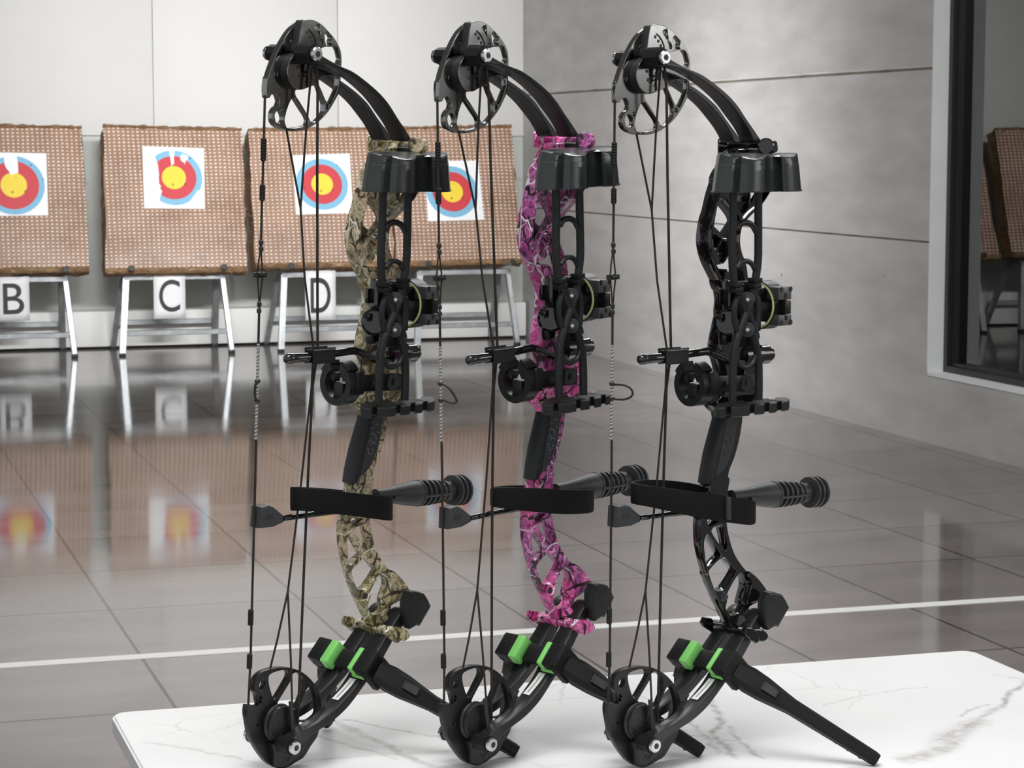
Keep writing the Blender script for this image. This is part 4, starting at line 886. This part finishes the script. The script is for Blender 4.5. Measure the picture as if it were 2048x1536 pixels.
    obj('sight_pin', join(obox((gc[0] + 0.006, gc[1] + 0.009, 0.013), (1, 0, 0), (0, 1, 0), (0, 0, 1), 0.012, 0.010, 0.016, 0.001), obox((gc[0] + 0.006, gc[1] - 0.013, 0.013), (1, 0, 0), (0, 1, 0), (0, 0, 1), 0.012, 0.012, 0.016, 0.001), tube([(gc[0] + 0.004, gc[1] + 0.008, 0.010), (gc[0] + 0.004, gc[1] + 0.002, 0.0)], 0.0006, 6)), M['cap'], sg)
    # ---- quiver
    WQ = 0.058
    q = lambda L_, r, **k: tube([pt(rg_, x, y, WQ) for rg_, x, y in L_], r, 10, **k)
    rodL = q([('C', 735, 1060), ('C', 735, 1536), ('D', 730, 300), ('D', 720, 700), ('D', 725, 950), ('D', 745, 1180), ('E', 715, 420), ('E', 800, 560), ('E', 880, 780), ('E', 970, 980), ('E', 1080, 1260), ('E', 1150, 1480), ('G', 1300, 60), ('G', 1355, 250), ('G', 1392, 500), ('G', 1400, 800), ('G', 1395, 1100)], 0.0046, smooth=3)
    rodR = q([('C', 1165, 1060), ('C', 1165, 1536), ('D', 1165, 250), ('D', 1165, 550), ('D', 1160, 850), ('D', 1130, 1100), ('E', 1110, 400), ('E', 1075, 600), ('E', 1010, 820), ('E', 950, 980), ('E', 850, 1250), ('E', 760, 1500), ('G', 1060, 120), ('G', 1015, 300), ('G', 995, 500), ('G', 985, 800), ('G', 985, 1120)], 0.0046, smooth=3)
    loops = [q([('D', 800, 330), ('D', 860, 240), ('D', 960, 215), ('D', 1060, 260), ('D', 1130, 380)], 0.0034, smooth=3),
             q([('D', 800, 990), ('D', 870, 900), ('D', 960, 870), ('D', 1050, 915), ('D', 1110, 1020)], 0.0030, smooth=3),
             q([('E', 780, 640), ('E', 720, 800), ('E', 700, 960), ('E', 720, 1200), ('E', 780, 1380)], 0.0033, smooth=3),
             q([('E', 1110, 620), ('E', 1160, 780), ('E', 1180, 950), ('E', 1160, 1180), ('E', 1120, 1320)], 0.0033, smooth=3),
             q([('G', 1040, 440), ('G', 1090, 540), ('G', 1190, 585), ('G', 1300, 520), ('G', 1350, 400)], 0.0030, smooth=3)]
    qv = obj('quiver_frame', join(rodL, rodR, *loops), M['plastic'], root)
    for yy in (705, 1325):
        obj('mounting_screw', join(cyl(pt('E', 965, yy, WQ - 0.004), pt('E', 965, yy, WQ + 0.003), 0.0085, 22, 0.001), cyl(pt('E', 975, yy, WQ), pt('E', 975, yy, WQ + 0.006), 0.0046, 18, 0.001)), M['rubber'], qv)
        obj('screw_socket', cyl(pt('E', 978, yy, WQ + 0.0055), pt('E', 978, yy, WQ + 0.0063), 0.0020, 6), M['steel'], qv)
    obj('quiver_bracket', join(obox(pt('E', 965, 1000, WQ - 0.016), (1, 0, 0), (0, 1, 0), (0, 0, 1), 0.022, 0.075, 0.018, 0.003), obox(pt('E', 940, 1000, 0.026), (1, 0, 0), (0, 1, 0), (0, 0, 1), 0.020, 0.040, 0.032, 0.003), obox(pt('E', 870, 470, 0.044), (1, 0, 0), (0, 1, 0), (0, 0, 1), 0.030, 0.010, 0.012, 0.002)), M['matte'], qv)
    cl_ = []
    for rg_, x, y in (('D', 770, 1270), ('D', 1095, 1300), ('D', 1110, 1200), ('E', 740, 510)):
        c = pt(rg_, x, y, WQ); cl_.append(obox(c, (1, 0, 0), (0, 1, 0), (0, 0, 1), 0.013, 0.006, 0.012, 0.0012))
    obj('rod_clip', join(*cl_), M['matte'], qv)
    # hood: lobed plan tapering upwards, sloping top
    base = [(1423, .046), (1430, .058), (1445, .066), (1460, .071), (1474, .072), (1479, .078), (1492, .084), (1508, .087), (1524, .087), (1531, .082), (1533, .072), (1546, .069), (1561, .069), (1567, .076), (1582, .079), (1594, .077), (1601, .068), (1603, .055), (1592, .035), (1570, .022), (1540, .014), (1500, .012), (1460, .018), (1435, .030)]
    BB = [(pt('P', x, 384, w)[0], w) for x, w in base]; v0, v1 = pt('P', 1500, 384, 0.06)[1], pt('P', 1500, 306, 0.06)[1]
    cu_ = sum(b_[0] for b_ in BB) / len(BB); cw_ = sum(b_[1] for b_ in BB) / len(BB)
    def hring(t, s, dv=0.0, slope=0.0):
        return [(cu_ + (u - cu_) * s, v0 + (v1 - v0) * t + dv - slope * max(0, (w - cw_)) , cw_ + (w - cw_) * s) for u, w in BB]
    hood = loft([hring(0.0, 1.02), hring(0.03, 1.02), hring(0.035, 0.995), hring(0.55, 0.945), hring(0.70, 0.932), hring(0.705, 0.925), hring(0.86, 0.908, 0, 0.10), hring(0.96, 0.892, 0, 0.20), hring(1.0, 0.86, 0, 0.24), hring(1.0, 0.5, 0, 0.24)])
    obj('quiver_hood', hood, M['hood'], qv, angle=30)
    # arrow gripper: a bar with five open arrow slots
    va, vb = pt('P', 1480, 812, 0.065)[1], pt('P', 1480, 831, 0.065)[1]
    U = lambda px, w: pt('P', px, 815, w)[0]
    near = [(1428, .050), (1431, .060), (1440, .066), (1451, .068), (1453, .055), (1461, .055), (1462, .070), (1480, .074), (1499, .074), (1501, .060), (1508, .060), (1509, .073), (1528, .074), (1530, .060), (1537, .060), (1538, .072), (1553, .072), (1555, .060), (1562, .060), (1563, .070), (1577, .066), (1579, .050), (1572, .035), (1550, .030), (1548, .044), (1538, .044), (1537, .030), (1505, .027), (1503, .042), (1490, .042), (1488, .027), (1455, .026), (1435, .032)]
    outl = [(U(px, w), w) for px, w in near]
    def slab(o2, z0, z1):
        bm = bmesh.new(); a = [bm.verts.new(B((u, z0, w))) for u, w in o2]; b = [bm.verts.new(B((u, z1, w))) for u, w in o2]; n = len(o2)
        bm.faces.new(a); bm.faces.new(b[::-1])
        for k in range(n): bm.faces.new((a[k], b[k], b[(k + 1) % n], a[(k + 1) % n]))
        bmesh.ops.recalc_face_normals(bm, faces=bm.faces)
        bmesh.ops.bevel(bm, geom=[e_ for e_ in bm.edges if abs(e_.verts[0].co.z - e_.verts[1].co.z) < 1e-6], offset=0.0008, segments=1, affect='EDGES')
        return bm_mesh(bm)
    obj('arrow_gripper', slab(outl, min(va, vb), max(va, vb)), M['plastic'], qv)
    hl = []
    for px, w in ((1457, .052), (1504, .056), (1533, .056), (1558, .056), (1543, .046), (1496, .046)):
        c = (U(px, w), max(va, vb), w); hl.append(cyl((c[0], c[1] - 0.001, c[2]), (c[0], c[1] + 0.0004, c[2]), 0.0052, 16))
    obj('arrow_slot', join(*hl), M['cap'], qv)
    # ---- stabilizer
    a0, a1 = Vector(pt('J', 330, 745, 0.0)), Vector(pt('J', 1745, 655, 0.0)); ln_ = (a1 - a0).length
    def ax(t): return a0 + (a1 - a0) * t
    def sect(ts_rs, seg=28): return tube([ax(t) for t, r in ts_rs], [r for t, r in ts_rs], seg)
    def shell(prof):       # stepped body of revolution along the stabilizer axis
        n = len(prof); d = (a1 - a0).normalized(); nx = Vector((0, 0, 1)); ny = d.cross(nx).normalized(); rings = []
        for t, r in prof: rings.append([tuple(ax(t) + (nx * math.cos(2 * PI * k / 28) + ny * math.sin(2 * PI * k / 28)) * r) for k in range(28)])
        return loft(rings)
    neck = shell([(0.0, 0.0085), (0.10, 0.0088), (0.22, 0.0108), (0.34, 0.0138), (0.42, 0.0152), (0.455, 0.0152), (0.46, 0.0120)])
    stb = obj('stabilizer', neck, M['rubber'], root)
    obj('damper_core', shell([(0.44, 0.0115), (0.86, 0.0115), (0.865, 0.0125), (0.99, 0.0125)]), M['cap'], stb)
    rb = []
    for i in range(7):
        t = 0.455 + i * 0.058; r = 0.0158 - 0.00012 * i * i; rb.append(shell([(t, r - 0.003), (t + 0.002, r), (t + 0.020, r), (t + 0.022, r - 0.003)]))
    for k in range(4):
        an = RAD(8 + 90 * k); P_ = []
        d = (a1 - a0).normalized(); nx = Vector((0, 0, 1)); ny = d.cross(nx).normalized()
        for i in range(7):
            t = 0.45 + i * 0.0605; r = 0.0146 - 0.00012 * i * i; P_.append(tuple(ax(t) + (nx * math.cos(an) + ny * math.sin(an)) * r))
        rb.append(tube(P_, 0.0015, 8))
    obj('damper_cage', join(*rb), M['rubber'], stb)
    for t in (0.855, 0.905, 0.955): obj('damper_disc', shell([(t, 0.011), (t + 0.004, 0.0186), (t + 0.022, 0.0186), (t + 0.026, 0.012)]), M['rubber'], stb)
    obj('neck_slot', stroke('J', [(640, 760), (750, 762)], 0.0112, 0.0018), M['cap'], stb)
    # ---- string stop
    rod = tube(tr3('P', [(1278, 1036, 0.004), (1385, 1023, 0.004), (1455, 1012, 0.002)]), 0.0036, 12)
    ss = obj('string_stop', rod, M['gloss'], root)
    obj('stop_damper', join(plate(tr('R4', [(150, 300), (212, 284), (250, 300), (333, 372), (335, 425), (255, 462), (140, 474)], 0.009), [], -0.0085, 0.009, 0.002, smooth=False)), M['rubber'], ss)
    obj('damper_slot', join(stroke('R4', [(185, 370), (245, 362)], 0.0091, 0.0007), stroke('R4', [(185, 395), (240, 388)], 0.0091, 0.0007)), M['cap'], ss)
    # ---- clamps of the bipod stand, gripping both lower limbs
    ld_ = Vector((pt('P', 1445, 1352, 0.034)[0] - pt('P', 1488, 1284, 0.034)[0], pt('P', 1445, 1352, 0.034)[1] - pt('P', 1488, 1284, 0.034)[1], 0)).normalized()   # down the limb
    nd = Vector((ld_.y, -ld_.x, 0)); nd = nd if nd.x < 0 else -nd                                      # off the belly side
    cc = Vector((*pt('I', 1000, 470, 0.034)[:2], 0)) 
    bl = lambda w0, w1, sl, th, off: obox((cc.x + nd.x * off, cc.y + nd.y * off, (w0 + w1) / 2), ld_, nd, (0, 0, 1), sl, th, w1 - w0, 0.0025)
    sd = obj('bow_stand', join(bl(-0.048, -0.027, 0.030, 0.018, 0.008), bl(0.024, 0.046, 0.030, 0.018, 0.006), bl(-0.012, 0.012, 0.024, 0.010, 0.004), bl(0.036, 0.046, 0.034, 0.034, -0.004), bl(-0.046, -0.036, 0.030, 0.030, -0.004)), M['matte'], root)
    obj('rubber_pad', bl(-0.027, -0.0145, 0.031, 0.018, 0.0082), M['green'], sd, 'bright green rubber pad')
    obj('rubber_pad', bl(0.0165, 0.024, 0.031, 0.018, 0.0062), M['green'], sd, 'bright green rubber pad')
    obj('rubber_pad', bl(0.0165, 0.0365, 0.034, 0.006, 0.0005), M['green'], sd, 'bright green rubber pad')
    root['cc'] = tuple(cc); return root, cc, ld_, nd

def legs(sd, cc, near_foot, far_foot, k):
    """two splayed legs of the bipod; the feet stand on the table"""
    for i, (f_, w0, nm) in enumerate(((near_foot, 0.040, 'near'), (far_foot, -0.036, 'far'))):
        s_ = 1 if i == 0 else -1
        p0 = Vector((cc.x + 0.004, cc.y - 0.004, w0)); p1 = Vector(f_); d = (p1 - p0)
        side = d.cross(Vector((0, 0, 1))).normalized(); up = side.cross(d).normalized()
        prof = [(0.0, .0125, .009), (0.10, .0145, .010), (0.2, .0135, .010), (0.32, .0105, .0095), (0.40, .0088, .0085), (0.97, .0072, .0072), (1.0, .0062, .0064)]
        rings = []
        for t, a, b in prof:
            c = p0 + d * t; c0 = [(-a, -b * .6), (-a * .6, -b), (a * .6, -b), (a, -b * .6), (a, b * .6), (a * .6, b), (-a * .6, b), (-a, b * .6)]
            rings.append([tuple(c + side * x + up * y) for x, y in c0])
        me = loft(rings)
        xs_ = []
        for j in range(13):                                     # lattice ribs moulded on the inner side of the leg
            t0 = 0.40 + j * 0.042; c = p0 + d * t0; c2 = p0 + d * (t0 + 0.04); a = 0.0085; q_ = -0.0082 if i == 0 else 0.0082
            xs_.append(tube([tuple(c + side * (-a if j % 2 else a) * .8 + up * q_ * .9), tuple(c2 + side * (a if j % 2 else -a) * .8 + up * q_ * .9)], 0.0012, 6))
        lg = obj('leg', join(me, *xs_), M['matte'], sd)
        c = p0 + d * 0.235
        obj('leg_latch', obox(tuple(c + up * (0.0105) ) if i == 0 else tuple(c - up * 0.0105), d, side, up, 0.018, 0.008, 0.004, 0.001), M['rubber'], lg)

def ribbon(rows, parent, k, name='wrist_sling', mat='strap', th=0.0032, closed=True, sm=3, label=None):
    P_ = []
    for x, yt, yb, w in rows:
        a, b = pt('P', x, yt, w, k), pt('P', x, yb, w, k); P_.append((a[0], a[1], a[2], b[0], b[1], b[2]))
    P_ = catmull(P_, sm, closed); bm = bmesh.new(); R_ = []; n = len(P_)
    for i, p in enumerate(P_):
        A_, Z_ = Vector(p[:3]), Vector(p[3:]); nx_ = Vector(P_[(i + 1) % n][:3]) if (closed or i < n - 1) else A_; pv = Vector(P_[i - 1][:3]) if (closed or i > 0) else A_
        t = (nx_ - pv).normalized(); nn = t.cross((Z_ - A_).normalized()).normalized() * th / 2
        R_.append([bm.verts.new(B(v)) for v in (A_ + nn, A_.lerp(Z_, .06) + nn * 1.3, A_.lerp(Z_, .94) + nn * 1.3, Z_ + nn, Z_ - nn, A_.lerp(Z_, .94) - nn * 1.3, A_.lerp(Z_, .06) - nn * 1.3, A_ - nn)])
    for i in range(n if closed else n - 1):
        A_, C_ = R_[i], R_[(i + 1) % n]
        for j in range(8): bm.faces.new((A_[j], A_[(j + 1) % 8], C_[(j + 1) % 8], C_[j]))
    if not closed: bm.faces.new(R_[0]); bm.faces.new(R_[-1][::-1])
    return obj(name, bm_mesh(bm), M[mat], parent, label, angle=50)

def kids(o): return [c for c in bpy.data.objects if c.parent == o]
def copy_tree(o, parent=None):
    c = o.copy(); COL.objects.link(c); c.parent = parent
    for ch in kids(o): copy_tree(ch, c)
    return c
base, CC, LD, ND = build_base()
del base['cc']
LABELS = ['compound bow in tan and green woodland camouflage, left of the three', 'compound bow in pink and purple camouflage, standing between the other two', 'compound bow with a glossy black riser, right of the three']
bows = [copy_tree(base), copy_tree(base), base]
SLING = [
    [(585, 974, 1021, .004), (600, 974.5, 1021, .016), (640, 978, 1024, .024), (682, 983, 1029, .027), (730, 988.5, 1035, .028), (765, 992.5, 1040, .027), (778, 994, 1041, .022), (782, 995, 1040, .014), (775, 994, 1036, .004), (740, 988, 1028, -.006), (690, 981, 1022, -.014), (640, 976, 1018, -.016), (600, 974, 1017, -.012), (587, 974, 1018, -.004)],
    [(984, 978, 1012, .004), (992, 975.5, 1014, .016), (1015, 975, 1018, .024), (1045, 975.5, 1021, .029), (1090, 977, 1026, .031), (1130, 979.5, 1028, .031), (1165, 980, 1027, .029), (1180, 979, 1025, .024), (1184.5, 977, 1021, .014), (1178, 974, 1016, .002), (1150, 972, 1012, -.008), (1110, 972, 1012, -.014), (1060, 971, 1012, -.018), (1020, 971, 1010, -.016), (994, 973, 1009, -.008)],
    [(1265, 966, 1006, .002), (1275, 968, 1009, .012), (1300, 972, 1014, .020), (1340, 977, 1023, .026), (1390, 983.5, 1034, .029), (1440, 991, 1043, .031), (1480, 997, 1048, .032), (1499, 1000, 1050, .029), (1508, 1004, 1046, .021), (1504, 1002, 1040, .010), (1485, 993, 1030, .0), (1450, 985, 1020, -.012), (1400, 970, 1008, -.026), (1345, 961.5, 1001, -.030), (1295, 959.5, 999, -.024), (1270, 962, 1001, -.010)]]
FEET = [((1034, 1504), (652, 1447)), ((1404, 1504), (1010, 1447)), ((1755, 1521), (1346, 1449))]
DL = [[(140, 590), (150, 596), (158, 650), (150, 710), (140, 714)], None, None]
for k, bw in enumerate(bows):
    bw.matrix_world = POSES[k]; tag(bw, LABELS[k], 'compound bow', 'compound bows in a row on the marble table')
    ch = {}
    for c in kids(bw): ch.setdefault(c.name.split('.')[0], c)
    if k < 2:
        r = ch['riser']; r.data = r.data.copy(); r.data.materials.clear(); r.data.materials.append(M[('camo_tan', 'camo_pink')[k]])
        for c in kids(ch['grip']):
            if c.name.startswith('grip_emblem'): c.data = c.data.copy(); c.data.materials.clear(); c.data.materials.append(M['grip_mark'])
    ch['riser']['label'] = ('tan woodland camouflage riser', 'pink and purple camouflage riser', 'glossy black riser')[k]
    nf, ff = onz(*FEET[k][0], TZ + 0.006, k), onz(*FEET[k][1], TZ + 0.006, k)
    legs(ch['bow_stand'], CC, nf, ff, k)
    sl_ = ribbon(SLING[k], bw, k)
    bx = {0: [(758, 994, 1038.5, .0305), (764, 995, 1039.5, .0305)], 1: [(1150, 980, 1028, .0325), (1155, 980, 1028, .0325)], 2: [(1448, 994, 1042, .0345), (1459, 996, 1043.5, .0345)]}[k]
    if k == 2: ribbon([(1452, 993.5, 1038, .0345), (1460, 994.5, 1040, .0345)], sl_, k, 'keeper_loop', 'rubber', 0.003, False, 1, 'grey keeper loop')
    sx, sy = pt('P', 1224, 783, 0.0)[:2]
    if k == 0: lp = [(0, .012, 0.001), (-.001, .0115, .003), (-.004, .007, .001), (-.004, -.006, .001), (-.001, -.0115, .003), (0, -.012, .001)]
    elif k == 1: lp = [(0, .010, 0.0015), (0, .0105, .004), (.004, .004, .011), (.007, -.006, .0165), (.007, -.0095, .0165), (.004, -.0105, .012), (.001, -.008, .004), (0, -.008, .001)]
    else: lp = [(0, .0075, 0.001), (.001, .0085, .010), (.003, .0080, .018), (.006, .0045, .024), (.007, 0.0, .026), (.006, -.0045, .024), (.003, -.0075, .017), (.001, -.008, .010), (0, -.008, .001)]
    dl = tube([(sx + a, sy + b, w) for a, b, w in lp], 0.0013, 8, smooth=3)
    kn_ = [cyl((sx, sy + s - 0.002, 0), (sx, sy + s + 0.002, 0), 0.0032, 12, 0.001) for s in (.0085 if k == 2 else .0105, -.008 if k else -.0105)]
    obj('string_loop', join(dl, *kn_), M['cap'], ch['bowstring'])
